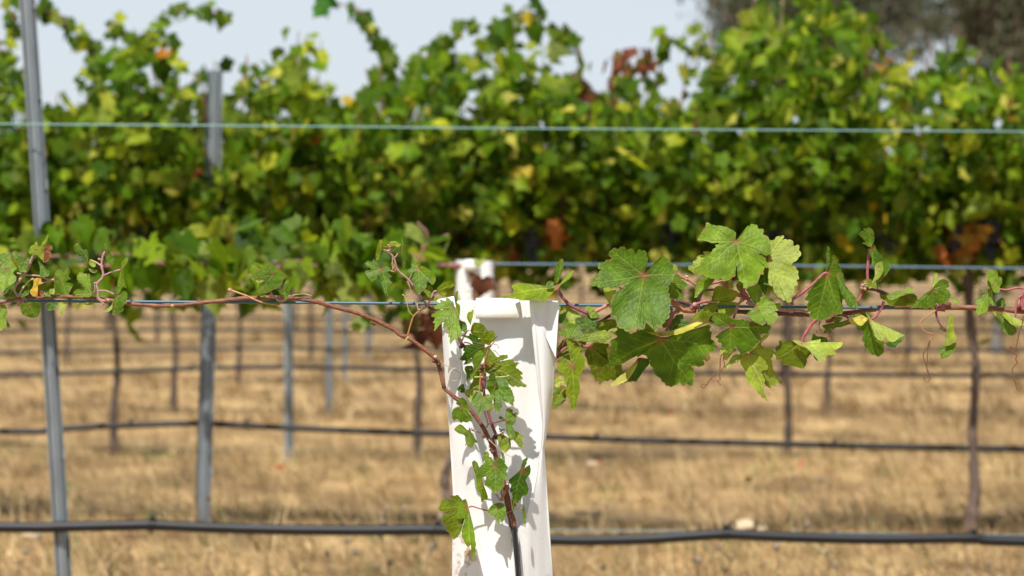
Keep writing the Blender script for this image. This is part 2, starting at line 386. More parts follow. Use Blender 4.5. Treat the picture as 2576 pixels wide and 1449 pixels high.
pr = N(nt, 'ShaderNodeBsdfPrincipled', i_Roughness=.42); pr.inputs['Specular IOR Level'].default_value = .4; L(nt, mx.outputs[2], pr.inputs['Base Color'])
bp = N(nt, 'ShaderNodeBump', i_Distance=.0002, i_Strength=.35); L(nt, wv.outputs[0], bp.inputs['Height']); L(nt, bp.outputs[0], pr.inputs['Normal'])
tr = N(nt, 'ShaderNodeBsdfTranslucent'); L(nt, mx.outputs[2], tr.inputs[0])
mi = N(nt, 'ShaderNodeMixShader'); mi.inputs[0].default_value = .24; L(nt, pr.outputs[0], mi.inputs[1]); L(nt, tr.outputs[0], mi.inputs[2]); L(nt, mi.outputs[0], out.inputs[0])
M_GUARD = m_
bk.build('back_panel', M_GUARD, guard)
def flap(tabA, tabB, dA, dB, name, bulge):
    b = MB()
    def fx(y, m): return np.linspace(interp(tabA, y), interp(tabB, y), m)
    def fd(y, m):
        u = np.linspace(0, 1, m); x = fx(y, m)
        open_ = np.clip((y-752)/560., 0, 1)
        d0 = dA + 0*y; d1 = dB(open_)
        dx = np.abs(x-x[0]); fade = np.clip((1290-y)/130, 0, 1)
        return d0+(d1-d0)*(1-np.exp(-dx/(18+40*open_))) - bulge*fade*np.sin(np.pi*u) + wob(x*1.4, y*1.2+300)*1.2 + .0016*np.sin(dx/9.+y/240.)*np.clip(open_*3, .3, 1)*(.35+.65*fade) - .0024*np.exp(-((u-.90)/.07)**2)*fade
    sheet(ys, fx, fd, 30, b, WH)
    return b.build(name, M_GUARD, guard)
flap(LT, FL, 3.484, lambda o: 3.4705-0.030*o, 'front_flap', 0.004)
flap(RT, FR, 3.484, lambda o: 3.4705-0.030*o, 'front_flap', 0.004)
# small raised corner at the top left and the folded hem on the right
b = MB()
def corner(lst, d, name, th=0.0018):
    q = np.array(lst, float); A = P(q[:, 0], q[:, 1], np.full(len(q), 0)+np.array(d)); B = A+np.array([0, th, 0]); k = len(q)
    b_ = MB(); b_.add(np.concatenate([A, B]), [np.array([[0, 1, 2, 3], [k+3, k+2, k+1, k]]), np.array([[i, (i+1) % k, k+(i+1) % k, k+i] for i in range(k)])], WH)
    return b_.build(name, M_GUARD, guard, False)
corner([(1098, 754), (1141, 745), (1152, 764), (1118, 800)], [3.478, 3.480, 3.474, 3.470], 'corner_fold')
corner([(1331, 754), (1407, 761), (1398, 900), (1350, 800)], [3.4675, 3.4725, 3.468, 3.464], 'corner_fold')
# clip over the wire
def round_box(x0, x1, y0, y1, Ya, Yb, r=3, n=5):
    """profile in (depth, height) extruded along x: a U clip"""
    prof = []
    for k in range(n+1):
        a = math.pi/2*k/n; prof.append((Ya+r*NPX*(1-math.sin(a)), y0+r*(1-math.cos(a)) if 0 else y0+r-r*math.sin(math.pi/2-a)))
    return prof
b = MB()
yy = [800, 798.5, 785, 772, 766, 762, 758, 754, 751, 749.5, 751, 756, 770, 790]
dd = [3.4762, 3.4752, 3.4752, 3.4753, 3.4756, 3.4764, 3.4780, 3.4808, 3.485, 3.495, 3.507, 3.5085, 3.5085, 3.508]
xs = [1197, 1198.5, 1252, 1305.5, 1307]
A = np.stack([P(np.full(len(yy), x), np.array(yy)+ (0.9 if x in (1197, 1307) else 0), np.array(dd)+(0.0008 if x in (1197, 1307) else 0)) for x in xs])
m = len(yy); i = (np.arange(len(xs)-1)*m)[:, None]; j = np.arange(m-1)[None]
Q = np.stack([i+j, i+m+j, i+m+j+1, i+j+1], -1).reshape(-1, 4)
B_ = A.copy(); B_[:, :, 1] += np.where(np.array(dd) < 3.49, .0025, -.0025); B_[:, :, 2] -= .0008
n0 = A.shape[0]*m; ee = []
for k in range(m-1):
    ee += [[k, k+1, n0+k+1, n0+k], [n0-m+k+1, n0-m+k, 2*n0-m+k, 2*n0-m+k+1]]
for k in range(len(xs)-1): ee += [[(k+1)*m, k*m, n0+k*m, n0+(k+1)*m]]
b.add(np.concatenate([A.reshape(-1, 3), B_.reshape(-1, 3)]), [Q, Q[:, ::-1]+n0, np.array(ee)], (0.80, 0.79, 0.72))
M_CLIP = col_mat('white_moulded_plastic', 0.35, (300, 300, 300), 0.05, 0.0002, 0.5)
b.build('wire_clip', M_CLIP, guard)
# black locking strip down the closed front
b = MB()
for dx, wd, dd_, cl in ((0, 13, 3.437, .012), (-4, 2.2, 3.4355, .03), (4.5, 2.0, 3.4355, .05)):
    yv = np.linspace(1327, 2690, 30); cx = (interp(FL, yv)+interp(FR, yv))/2+dx
    cx[0] += 0.0; Lp = P(cx-wd/2, yv, dd_); Rp = P(cx+wd/2, yv, dd_); Lb = Lp+[0, .012, 0]; Rb = Rp+[0, .012, 0]
    A = np.stack([Lb, Lp, Rp, Rb], 1).reshape(-1, 3); i = (np.arange(29)*4)[:, None]; j = np.arange(3)[None]
    b.add(A, np.concatenate([np.stack([i+j, i+4+j, i+5+j, i+1+j], -1).reshape(-1, 4), [[0, 1, 2, 3]]]), (cl, cl, cl*1.05))
b.build('locking_strip', M_PIPE, guard, False)

# ------------------------------------------------------------------ the vine inside the guard
vine = empty('grapevine', P(1290, 2700, 3.47).tolist(), 'young grapevine climbing out of the near white guard, its brown cane running left', 'grapevine', 'grapevines of the near rows')
b = MB()
stem_piece(b, 'w', '1292,2690 1290,1900 1292,1420 1294,1326 1285,1288 1284,1288 1278,1253 1268,1214 1251,1160 1239,1128', 6.0, 'brown', 3.452, 5.2, 3.446)
stem_piece(b, 'w', '1239,1128 1228,1100 1211,1069 1187,1036 1172,1020 1152,1006 1133,990 1118,978', 5.2, 'brown', 3.446, 5.0, 3.455)
stem_piece(b, 'y3', '430,1449 350,1180 250,1095 100,990 0,932 -130,885', 5.0, 'brown', 3.455, 4.9, 3.475) if 0 else None
stem_piece(b, 'w', '1118,978 1101,909 1097,905 1072,882 1032,853 1006,842 991,829 941,804 890,785 840,772 791,758 741,751', 5.2, 'brown', 3.455, 5.4, 3.488)
stem_piece(b, 'w', '741,751 686,748 616,750 566,755 511,761 432,769 375,768 312,762 270,754 225,750 175,746 120,748 75,750 25,755 0,761 -80,766 -220,760 -500,756', 5.3, (0.22, 0.095, 0.052), 3.4965, 3.6, 3.492)
b_main = b
cane = b.build('cane', M_CANE, vine)
b = MBP()
stem_piece(b, 'w', '1286,2000 1283,1420 1284,1326 1277,1290 1268,1238 1262,1215 1256,1180', 3.6, 'brown', 3.450, 3.4, 3.447)
stem_piece(b, 'g', '1330,1350 1250,1150 1170,880 1110,610 1095,400 1075,180 1060,70', 3.6, 'purple', 3.447, 4.4, 3.452)
stem_piece(b, 'w', '1256,1180 1253,1163 1247,1136 1239,1100', 3.2, 'purple', 3.447, 3.6, 3.447)
knot(b, 'g', '1060,90 1330,1390', 6.5, 'dark', 3.450); knot(b, 'g', '1075,45 1010,110', 3.4, 'brown', 3.448)
stem_piece(b, 'f', '1085,1340 1110,1290 1160,1120 1225,925', 2.9, 'orange', 3.449, 2.2, 3.440)
stem_piece(b, 'f', '1040,1340 930,1200 760,990 690,910 630,800 450,560 250,370 185,310 60,215', 4.6, 'dark', 3.452, 3.4, 3.472)
knot(b, 'f', '700,940 680,970', 4.4, 'dark', 3.450)
stem_piece(b, 'y2', '2110,1000 2030,930 1960,830 1850,680 1740,580 1700,460 1650,395', 3.5, 'mauve', 3.474, 2.2, 3.462)
knot(b, 'y2', '2030,945 1850,680 1725,578 1700,462 1645,390', 4.2, 'mauve', 3.470)
knot(b, 'y2', '1645,330 1655,345', 2.6, 'tan', 3.458)
b.build('shoot', M_STEM, cane)
b = MBP()
for r_, s_, rr, cc in (('f', '690,860 750,740 800,670 835,663', 1.8, 'orange'), ('g', '1140,1230 1178,1150 1135,990 1110,900', 2.0, 'mauve'),
                       ('g', '1170,1160 1300,1130 1430,1095 1505,1085', 1.5, 'orange'), ('g', '870,1275 960,1290 1090,1335', 1.5, 'mauve'),
                       ('g', '690,825 770,850 830,880', 1.5, 'orange'), ('g', '1040,200 1030,400 1015,560', 1.9, 'orange'),
                       ('y4', '410,158 460,165 505,190', 1.4, 'mauve'), ('y4', '388,838 420,832 480,850 560,872', 1.7, 'pink'),
                       ('y4', '665,785 640,740 600,690 520,632', 1.6, 'mauve'), ('y4', '715,895 770,870 820,852 860,850', 1.2, 'tan'),
                       ('y4', '670,780 700,730 730,680 738,640', 3.0, 'orange'), ('y4', '670,560 660,640 675,700 690,780', 2.0, 'purple'),
                       ('g', '925,275 1150,268 1340,275 1500,265 1580,245', 1.6, 'lime'), ('y4', '625,200 690,180 660,165', 1.4, 'tan')):
    stem_piece(b, r_, s_, rr, cc, 3.441)
for s_, rr, cc in (('1650,395 1600,375 1568,370', 1.7, 'mauve'), ('1650,392 1680,350 1720,325', 1.8, 'mauve'), ('1650,395 1700,380 1730,345', 1.2, 'lime'),
                   ('1700,462 1730,430 1742,398', 2.0, 'mauve'), ('1730,578 1690,595 1650,580 1580,566', 1.5, 'tan'), ('1725,575 1690,550 1680,500 1695,470', 1.5, 'mauve'),
                   ('1850,680 1890,600 1945,565', 1.3, 'mauve'), ('1838,690 1870,780 1925,920 1950,960', 1.7, 'mauve'), ('2040,935 2070,870 2100,800 2130,788', 2.2, 'mauve'),
                   ('2020,955 1960,990 1900,1040 1870,1120 1830,1265', 2.0, 'orange')):
    stem_piece(b, 'y2', s_, rr, cc, 3.468)
b.build('petiole', M_STEM, cane)
b = MBP()
for s_, rr, cc in (('190,850 145,775 205,675 270,590 320,470 345,425', 3.4, 'mauve'), ('190,835 225,770 290,690 340,665', 2.3, 'pale'), ('170,610 280,630 400,640 480,675 555,678', 2.3, 'mauve'),
                   ('380,728 470,695 555,668', 2.2, 'mauve'), ('1060,895 990,860 988,790 975,720 1038,640 1022,540 1032,450 1062,390', 3.0, 'mauve'),
                   ('1022,540 965,500 900,475', 2.0, 'pale'), ('1038,636 1120,600 1210,576', 2.0, 'mauve'), ('1000,790 1060,787 1150,822', 2.0, 'mauve'), ('985,865 1050,925', 2.6, 'tan'), ('950,715 955,790 930,810', 1.4, 'mauve')):
    stem_piece(b, 'y1', s_, rr, cc, 3.482)
knot(b, 'y1', '205,670 1025,540 1038,640 980,715 990,790 960,712 1000,470 235,640', 3.4, 'mauve', 3.482)
knot(b, 'y1', '195,905 235,860 1735,940 1090,885 1045,905', 4.5, 'tan', 3.484); knot(b, 'y1', '210,915', 8, 'mauve', 3.487)
b.build('shoot', M_STEM, cane)
b = MBP()
stem_piece(b, 'y2', '45,775 60,783 200,832 330,890 450,922 540,925 600,885', 2.6, 'tan', 3.482, 2.0)
stem_piece(b, 'y2', '640,840 730,825 800,820 875,838', 1.5, 'pale', 3.482, .8)
stem_piece(b, 'y2', '590,870 520,860 470,830 465,800', 2.6, 'mauve', 3.481)
stem_piece(b, 'y2', '520,865 550,890 600,880', 3.2, 'tan', 3.480)
knot(b, 'y2', '50,778 465,835 560,870 590,850 545,850 580,885', 4.6, 'tan', 3.482)
knot(b, 'y2', '1480,1110 1500,1122', 3.6, 'dark', 3.470)
knot(b, 'f', '190,1160 225,1250 180,1240 260,1290', 5.0, 'dark', 3.453); knot(b, 'f', '195,1165', 4.2, (0.5, 0.45, 0.42) if 0 else 'pale', 3.449)
knot(b, 'g', '1100,1390 1190,1430', 4.2, 'orange', 3.442); knot(b, 'y4', '600,350 590,330 615,345', 4.4, 'dark', 3.442)
knot(b, 'y4', '740,850 735,800 700,660 715,650', 5.0, 'brown', 3.446)
b.build('twig', M_CANE, cane)
b = MBP()
for r_, s_, rr, cc, y_ in (('f', '730,890 800,895 900,935 1000,945 1070,990 1140,1025 1210,990 1260,920 1290,890 1275,840', 1.6, 'dark', 3.425),
                       ('f', '1285,925 1340,930 1380,970 1385,995 1368,998 1372,980', .8, 'tan', 3.43), ('f', '1275,1050 1310,1045 1345,1080 1370,1120 1430,1145 1470,1190 1450,1240', .8, 'dark', 3.43),
                       ('y2', '1780,828 1800,835 1830,900 1850,990 1895,1042', 1.3, 'lime', 3.465), ('y2', '2010,930 1975,975 1940,970 1938,920 1965,898 1990,905', 1.4, 'lime', 3.462),
                       ('y2', '1690,470 1685,500 1705,540 1690,560 1680,585', 1.1, 'lime', 3.462), ('g', '330,20 450,80 620,175 672,215 650,285 580,340 500,342', 1.1, 'pale', 3.44),
                       ('y4', '565,240 640,310 700,360 765,392', 1.1, 'pale', 3.436), ('y2', '1815,1290 1840,1255 1850,1262', 2.0, 'lime', 3.452),
                       ('y4', '700,610 735,620 740,650 700,650', 1.3, 'purple', 3.438), ('y4', '690,640 740,660 735,690 690,680', 1.3, 'brown', 3.438)):
    stem_piece(b, r_, s_, rr, cc, y_, rr*.7, sides=6)
b.build('tendril', M_STEM, cane)

o = dict
G = 3.436
LEAF(vine, ('f', '565,235', '530,220 500,200 495,110 450,60 390,50 385,120 290,90 290,140 220,130 215,180 165,230 250,270 335,272 325,300 200,312 130,400 190,430 140,510 190,550 180,680 260,580 330,520 365,470 370,425 440,420 440,465 380,500 345,560 350,620 430,610 390,720 440,730 440,780 475,800 470,935 560,830 600,820 620,770 670,790 690,680 640,590 615,420 620,330 590,260', o(tone='l', tilt=(-.15, -.45), Y=3.425)))
LEAF(vine, ('f', '580,230', '550,80 565,-30 620,-80 612,60 600,140 655,200 655,330 630,440 600,330 590,240', o(tone='l', tilt=(.9, -.2), Y=3.428, teeth=.6)))
LEAF(vine, ('f', '650,500', '640,470 700,490 740,500 780,560 790,630 760,710 700,680 660,620', o(tone='d', Y=3.44, teeth=.8)))
LEAF(vine, ('f', '850,560', '845,520 790,450 790,380 820,310 870,310 880,280 915,290 900,370 870,480 860,560', o(tone='y', Y=3.445, tilt=(.4, -.3))))
LEAF(vine, ('f', '850,670', '870,600 900,540 930,510 1040,530 1110,570 1160,640 1210,680 1300,670 1290,720 1180,700 1100,760 1060,810 980,800 900,740 860,700', o(tone='o', Y=3.452, tilt=(.2, .1))))
LEAF(vine, ('f', '1225,905', '1160,680 1120,740 1070,790 1060,880 1130,920 1200,940 1270,870 1310,820 1370,770 1290,780 1320,740 1290,700 1220,710', o(tone='y', Y=3.432, tilt=(.1, .35))))
LEAF(vine, ('f', '1125,930', '1060,830 980,820 920,760 870,725 820,725 820,760 690,750 780,800 860,860 900,920 770,930 750,930 770,990 720,1020 740,1080 710,1110 650,1200 780,1240 850,1200 930,1120 1000,1040 1080,1050 1120,1000', o(tone='d', Y=3.440, tilt=(.1, .1))))
LEAF(vine, ('f', '1215,940', '1110,1040 1000,1045 900,1180 880,1250 905,1340 890,1450 830,1560 790,1640 900,1560 960,1450 1020,1290 1110,1110 1190,985', o(tone='l', Y=3.434, tilt=(.7, -.2), teeth=.35)))
LEAF(vine, ('f', '1140,1300', '1110,1180 1150,1000 1260,1050 1350,1150 1450,1120 1530,1120 1530,1180 1450,1210 1400,1240 1500,1235 1600,1210 1700,1260 1770,1280 1720,1340 1710,1370 1760,1380 1820,1470 1800,1510 1820,1590 1790,1600 1920,1710 1690,1710 1680,1735 1580,1690 1500,1560 1350,1560 1200,1480 1130,1420', o(tone='o', Y=3.456, tilt=(-.25, -.25), spots=6)))
LEAF(vine, ('g', '1050,290', '900,120 1000,60 1120,100 1150,240 1130,500 1080,560 1000,540 860,540 830,480 860,400 900,320', o(tone='o', Y=3.462, spots=8)),
     ('g', '880,120', '740,100 800,60 890,70 900,180 860,260 790,330 770,220', o(tone='d', Y=3.460)))
LEAF(vine, ('f', '900,1230', '790,1210 720,1310 800,1290 860,1270 900,1200', o(tone='d', Y=3.452)))
LEAF(vine, ('g', '1310,425', '1275,190 1190,260 1210,300 1145,360 1165,410 1145,470 1180,530 1230,600 1300,620 1370,500 1380,460', o(tone='m', Y=3.430, tilt=(.5, .15))),
     ('g', '1310,420', '1320,380 1330,310 1400,280 1500,290 1570,380 1570,440 1640,550 1675,660 1660,740 1645,820 1560,760 1520,750 1450,690 1450,800 1400,900 1330,950 1310,870 1290,750 1270,680 1290,610 1300,500', o(tone='m', Y=3.434, tilt=(-.1, -.35))))
LEAF(vine, ('g', '1095,655', '1080,620 1040,545 960,560 900,600 880,660 860,740 870,800 940,800 970,780 940,860 990,920 1005,1000 1080,930 1120,880 1170,900 1230,850 1260,770 1280,680 1300,620 1230,600 1170,590 1110,630', o(tone='g', Y=3.424, tilt=(0, -.5))))
LEAF(vine, ('g', '850,620', '740,580 760,530 860,490 940,550 900,640 880,720 850,750 790,650', o(tone='u', Y=3.450)), ('g', '1240,840', '1280,760 1295,830 1240,930 1225,970 1200,920 1210,860', o(tone='y', Y=3.452, teeth=.3)))
LEAF(vine, ('g', '685,830', '640,850 560,850 510,920 505,1020 550,1095 600,1060 680,1130 710,1110 770,1130 830,1100 890,1105 870,1020 800,910 850,900 800,780 760,700 690,650 620,710 580,750 600,790 670,790', o(tone='g', Y=3.432, tilt=(0, .05))))
LEAF(vine, ('g', '650,525', '600,510 640,440 720,400 750,500 740,560 690,570', o(tone='d', Y=3.446)))
LEAF(vine, ('y4', '385,165', '392,130 382,158 330,115 300,105 260,150 290,180 350,205 360,260 370,290 420,320 435,270 470,270 440,230 415,185', o(tone='g', Y=3.425, tilt=(.2, -.3), red=.25, spots=3)))
LEAF(vine, ('g', '1512,1090', '1500,1095 1440,1065 1380,1050 1390,1000 1450,1020 1500,1060 1540,1000 1505,900 1560,850 1640,890 1650,950 1735,940 1725,1020 1700,1100 1640,1190 1680,1290 1700,1380 1640,1450 1600,1450 1540,1330 1520,1200', o(tone='m', Y=3.430, tilt=(.1, -.3), spots=6, red=.15)))
LEAF(vine, ('y4', '800,195', '785,230 800,165 860,200 880,230 850,240 875,290 860,315 820,280', o(tone='y', Y=3.440)))
LEAF(vine, ('y4', '690,225', '640,210 670,190 750,230 760,300 720,355 685,340 650,270', o(tone='y', Y=3.441, spots=3)), ('y4', '690,380', '665,330 690,350 705,400 690,430', o(tone='y', Y=3.441, teeth=.3)))
LEAF(vine, ('y4', '655,150', '655,130 680,150 710,145 700,158 670,165', o(tone='g', Y=3.437, teeth=.2)))
LEAF(vine, ('y4', '618,470', '615,440 585,395 545,400 535,430 490,480 460,540 465,590 540,570 530,640 560,660 590,680 625,715 680,680 700,640 700,600 735,590 720,530 738,490 710,460 705,430 665,400 628,420', o(tone='g', Y=3.418, tilt=(0, -.25), spots=3)))
LEAF(vine, ('y4', '515,630', '430,425 415,450 440,530 455,600 460,680 490,720 500,795 530,770 550,780 555,740 520,660 500,590 465,560 480,490 460,440', o(tone='l', Y=3.430, tilt=(.5, 0), teeth=.6)))
LEAF(vine, ('y4', '540,392', '510,370 550,345 570,370 560,400 530,440', o(tone='g', Y=3.437)))
LEAF(vine, ('y4', '855,517', '840,510 740,610 760,640 750,700 775,710 770,770 800,805 840,780 870,740 900,740 915,680 900,640 890,600 935,530 930,465 900,480 870,510 900,450 900,405 870,420 855,470', o(tone='d', Y=3.436, tilt=(.2, -.05), spots=4)))
LEAF(vine, ('y4', '645,835', '648,800 600,815 570,845 555,880 570,910 615,920 640,980 660,1000 665,940 690,970 710,930 720,870 705,820 680,800', o(tone='g', Y=3.422, tilt=(0, -.4))))
LEAF(vine, ('y4', '862,850', '865,805 880,840 890,900 890,1000 870,960 862,900', o(tone='l', Y=3.426, tilt=(.9, 0), teeth=.3)))
LEAF(vine, ('y4', '780,790', '765,775 785,780 810,830 785,865', o(tone='g', Y=3.44, teeth=.2)))
LEAF(vine, ('y4', '380,840', '365,770 320,800 300,740 220,735 225,770 155,770 120,855 170,875 240,880 160,910 155,990 190,1000 190,1040 220,1080 255,1125 320,1060 330,980 370,900', o(tone='o', Y=3.420, tilt=(.1, -.1), spots=7)),
     ('y4', '385,840', '365,770 320,790 275,870 290,938 350,940 350,1000 325,1060 340,1130 380,1200 410,1170 418,1270 425,1330 450,1190 440,1070 410,960 390,880', o(tone='l', Y=3.412, tilt=(-.5, -.1), teeth=.6, spots=4)))
# leaves of the shoot that leans left of the guard
LEAF(vine, ('y2', '1575,565', '1560,550 1530,500 1500,480 1480,500 1440,480 1410,520 1470,570 1415,590 1430,640 1470,690 1520,670 1550,640 1570,690 1590,760 1600,800 1635,850 1630,780 1650,740 1675,700 1650,670 1680,640 1630,600 1670,580 1650,550 1600,530 1585,550', o(tone='m', Y=3.456, tilt=(0, -.3))))
LEAF(vine, ('y2', '1563,370', '1550,280 1585,280 1580,340 1565,400 1545,470 1520,475 1520,400', o(tone='y', Y=3.462, tilt=(.6, 0), teeth=.5)))
LEAF(vine, ('y2', '1700,320', '1590,340 1650,330 1660,290 1720,290 1770,320 1740,350 1700,335 1620,350', o(tone='y', Y=3.464, teeth=.6)))
LEAF(vine, ('y2', '1775,370', '1780,240 1800,330 1820,400 1822,500 1810,580 1785,540 1775,430 1740,385 1745,350 1775,350 1768,290', o(tone='m', Y=3.460, tilt=(.5, 0), teeth=.7)))
LEAF(vine, ('y2', '1945,565', '1940,540 1930,480 1885,420 1900,480 1870,520 1880,550 1825,590 1880,610 1910,600 1880,660 1900,720 1930,790 1960,820 2030,740 2035,700 2080,710 2080,680 1990,600', o(tone='m', Y=3.455, tilt=(-.1, -.35))),
     ('y2', '1950,560', '1960,540 2010,545 2070,590 2115,640 2115,700 2080,730 2060,660 2000,600', o(tone='l', Y=3.460, tilt=(.4, 0), teeth=.5)))
LEAF(vine, ('y2', '2130,790', '2135,765 2200,700 2290,685 2320,720 2280,760 2220,760 2200,800 2230,805 2200,850 2180,830 2160,800', o(tone='y', Y=3.458, tilt=(0, .2))))
LEAF(vine, ('y2', '2040,860', '1990,790 2040,730 2090,760 2110,860 2190,850 2100,890 2000,880 1965,905 1980,860 2020,820', o(tone='o', Y=3.470)))
LEAF(vine, ('y2', '480,625', '490,600 500,560 470,530 430,525 425,560 370,570 310,610 300,670 400,680 370,710 330,750 330,800 400,815 460,790 510,770 560,740 580,700 600,640 590,600 540,590 500,640', o(tone='m', Y=3.468, tilt=(0, -.05), red=.25, spots=4)),)
LEAF(vine, ('y2', '345,570', '260,560 270,520 320,500 380,540 350,600 290,640 290,690 240,640 250,600', o(tone='l', Y=3.478, tilt=(.2, 0))), ('y2', '340,690', '310,680 400,685 400,700 350,725', o(tone='u', Y=3.476, teeth=.3)))
LEAF(vine, ('y2', '592,770', '545,790 580,750 590,710 640,670 640,730 620,770 640,810 635,860 600,880 590,830 555,820', o(tone='m', Y=3.470, tilt=(.3, 0))))
LEAF(vine, ('y2', '380,845', '355,835 405,810 405,862 368,858', o(tone='m', Y=3.478, teeth=.3)))
# left end
Y1 = 3.474
LEAF(vine, ('y1', '380,385', '340,425 285,400 310,340 345,320 345,300 375,295 385,340 420,310 480,220 480,270 455,330 450,380 450,500 410,470 375,430', o(tone='y', Y=Y1, tilt=(0, -.2))),
     ('y1', '450,400', '455,335 520,330 528,370 500,380 515,420 480,490 445,500 440,440', o(tone='r', Y=Y1-.002)), ('y1', '400,470', '370,440 440,520 495,590 490,640 430,650 400,640 400,560', o(tone='m', Y=Y1+.004, teeth=.6)))
LEAF(vine, ('y1', '60,570', '-10,560 70,480 120,490 170,560 130,600 165,650 150,700 110,730 60,760 30,800 0,780 -60,760 -90,660', o(tone='l', Y=Y1-.008, tilt=(0, -.4), spots=4)))
LEAF(vine, ('y1', '10,500', '-20,420 60,400 105,430 110,470 60,500 0,560 -60,540 -70,450', o(tone='m', Y=Y1)), )
LEAF(vine, ('y1', '150,480', '125,400 150,385 195,420 190,480 150,500 130,450', o(tone='m', Y=Y1+.004)))
LEAF(vine, ('y1', '240,510', '180,510 230,470 275,450 300,480 280,540 260,600 200,590', o(tone='m', Y=Y1)))
LEAF(vine, ('y1', '190,760', '170,720 240,700 290,760 280,830 190,850 130,820', o(tone='d', Y=Y1+.01)), ('y1', '60,800', '30,770 80,740 120,800 90,850 40,840', o(tone='d', Y=Y1+.01)))
LEAF(vine, ('y1', '380,720', '340,670 410,660 418,700 380,740 380,830 330,845 300,790 335,740', o(tone='Y', Y=Y1, red=.3)), ('y1', '400,820', '370,780 400,780 440,800 440,840 380,840', o(tone='r', Y=Y1+.003)))
LEAF(vine, ('y1', '625,690', '555,600 600,570 640,600 680,545 700,600 690,640 710,670 650,700 735,720 710,780 680,830 600,830 550,790 545,690', o(tone='g', Y=Y1-.004, tilt=(-.2, -.1), red=.15)))
LEAF(vine, ('y1', '490,830', '440,800 490,770 545,770 550,830 500,850 440,840', o(tone='m', Y=Y1+.006)), ('y1', '520,800', '500,775 548,765 548,820 505,815', o(tone='u', Y=Y1+.003, teeth=.3)))
LEAF(vine, ('y1', '520,915', '460,925 500,905 580,905 580,950 530,985 480,985 465,950', o(tone='d', Y=Y1)), ('y1', '640,910', '590,920 600,905 680,905 640,990 615,1045 600,980', o(tone='u', Y=Y1, teeth=.4)))
LEAF(vine, ('y1', '300,930', '205,930 300,900 400,910 410,980 370,1060 280,1050 220,1020', o(tone='g', Y=Y1-.004, tilt=(0, .1), spots=3)))
LEAF(vine, ('y1', '20,950', '0,930 50,930 75,1000 60,1080 65,1130 0,1190 -50,1100 -40,1000', o(tone='l', Y=Y1-.004, red=.2)), ('y1', '60,1100', '50,1070 100,1130 112,1188 70,1150', o(tone='m', Y=Y1, teeth=.3)))
LEAF(vine, ('y1', '890,472', '880,460 870,430 890,400 865,370 825,385 830,430 795,370 790,300 745,340 755,390 810,450 840,480 850,540 860,560 875,520 885,490', o(tone='m', Y=Y1, tilt=(-.3, -.1))), ('y1', '895,490', '880,500 930,550 960,545 962,510 910,478', o(tone='l', Y=Y1+.002)), ('y1', '900,560', '870,520 900,560 980,580 950,610 900,590', o(tone='m', Y=Y1+.004, teeth=.4)))
LEAF(vine, ('y1', '1065,388', '1045,300 1085,330 1090,380 1130,440 1150,510 1110,520 1070,480 1060,420 1050,370', o(tone='m', Y=Y1, tilt=(.4, 0), teeth=.7)))
LEAF(vine, ('y1', '1212,570', '1215,560 1225,500 1260,460 1290,455 1280,510 1240,560 1240,610 1260,690 1270,760 1240,750 1200,770 1175,750 1190,680 1205,620', o(tone='l', Y=Y1, tilt=(.4, 0), teeth=.8)))
LEAF(vine, ('y1', '920,812', '930,800 900,760 915,680 900,610 860,620 800,600 775,650 790,700 850,750 850,780 780,770 720,830 800,845 900,850', o(tone='l', Y=Y1, tilt=(0, -.2), red=.1)), ('y1', '900,915', '850,910 950,905 920,930 860,928', o(tone='u', Y=Y1+.01, teeth=.3)))
LEAF(vine, ('y1', '1180,842', '1150,760 1200,745 1225,770 1195,830 1240,790 1275,800 1280,880 1240,940 1245,980 1200,1010 1130,1030 1130,980 1140,890 1160,840', o(tone='g', Y=Y1-.006, tilt=(0, -.1))), ('y1', '1130,930', '1140,900 1135,960 1090,1000 1050,995 1100,955', o(tone='u', Y=Y1-.003, teeth=.4)))

# ------------------------------------------------------------------ the vine arm to the right of the guard
vr = empty('grapevine', P(3000, 2700, 3.5).tolist(), 'large-leaved grapevine on the near wire right of the white guard, with pink stems', 'grapevine', 'grapevines of the near rows')
b = MB()
stem_piece(b, 'd', '690,345 800,280 890,225 1100,150 1400,60 1700,10 1900,25 2080,80 2300,120 2500,150 2576,160', 3.6, 'dark', 3.497, 6.0, 3.506)
stem_piece(b, 'e', '210,125 260,150 500,165 700,178 1140,197 1600,218 1850,222 2100,195 2300,160 2576,140', 6.0, (0.15, 0.065, 0.04), 3.506, 6.0, 3.506)
stem_piece(b, 'c', '-20,1440 250,1398 450,1362 700,1340 1290,1338', 6.0, 'brown', 3.506, 6.0, 3.496)
stem_piece(b, 'c', '1290,1338 1470,1350 1700,1352 2100,1372 2400,1395 2576,1410 3200,1440 4200,1440', 6.2, (0.215, 0.095, 0.052), 3.493, 8.2, 3.493)
knot(b, 'd', '2080,120 2120,95 2100,150', 7.5, 'brown', 3.487); knot(b, 'c', '1400,1330 1440,1310 1380,1360', 9, 'brown', 3.488); knot(b, 'e', '1880,290 1930,270', 8, 'brown', 3.489); knot(b, 'c', '2520,1350 2560,1380', 8, 'brown', 3.487)
caner = b.build('cane', M_CANE, vr)
b = MBP()
stem_piece(b, 'd', '1760,10 1840,60 1900,105 1990,140 2070,150 2120,130', 8.5, (0.40, 0.17, 0.10), 3.486, 9, 3.488)
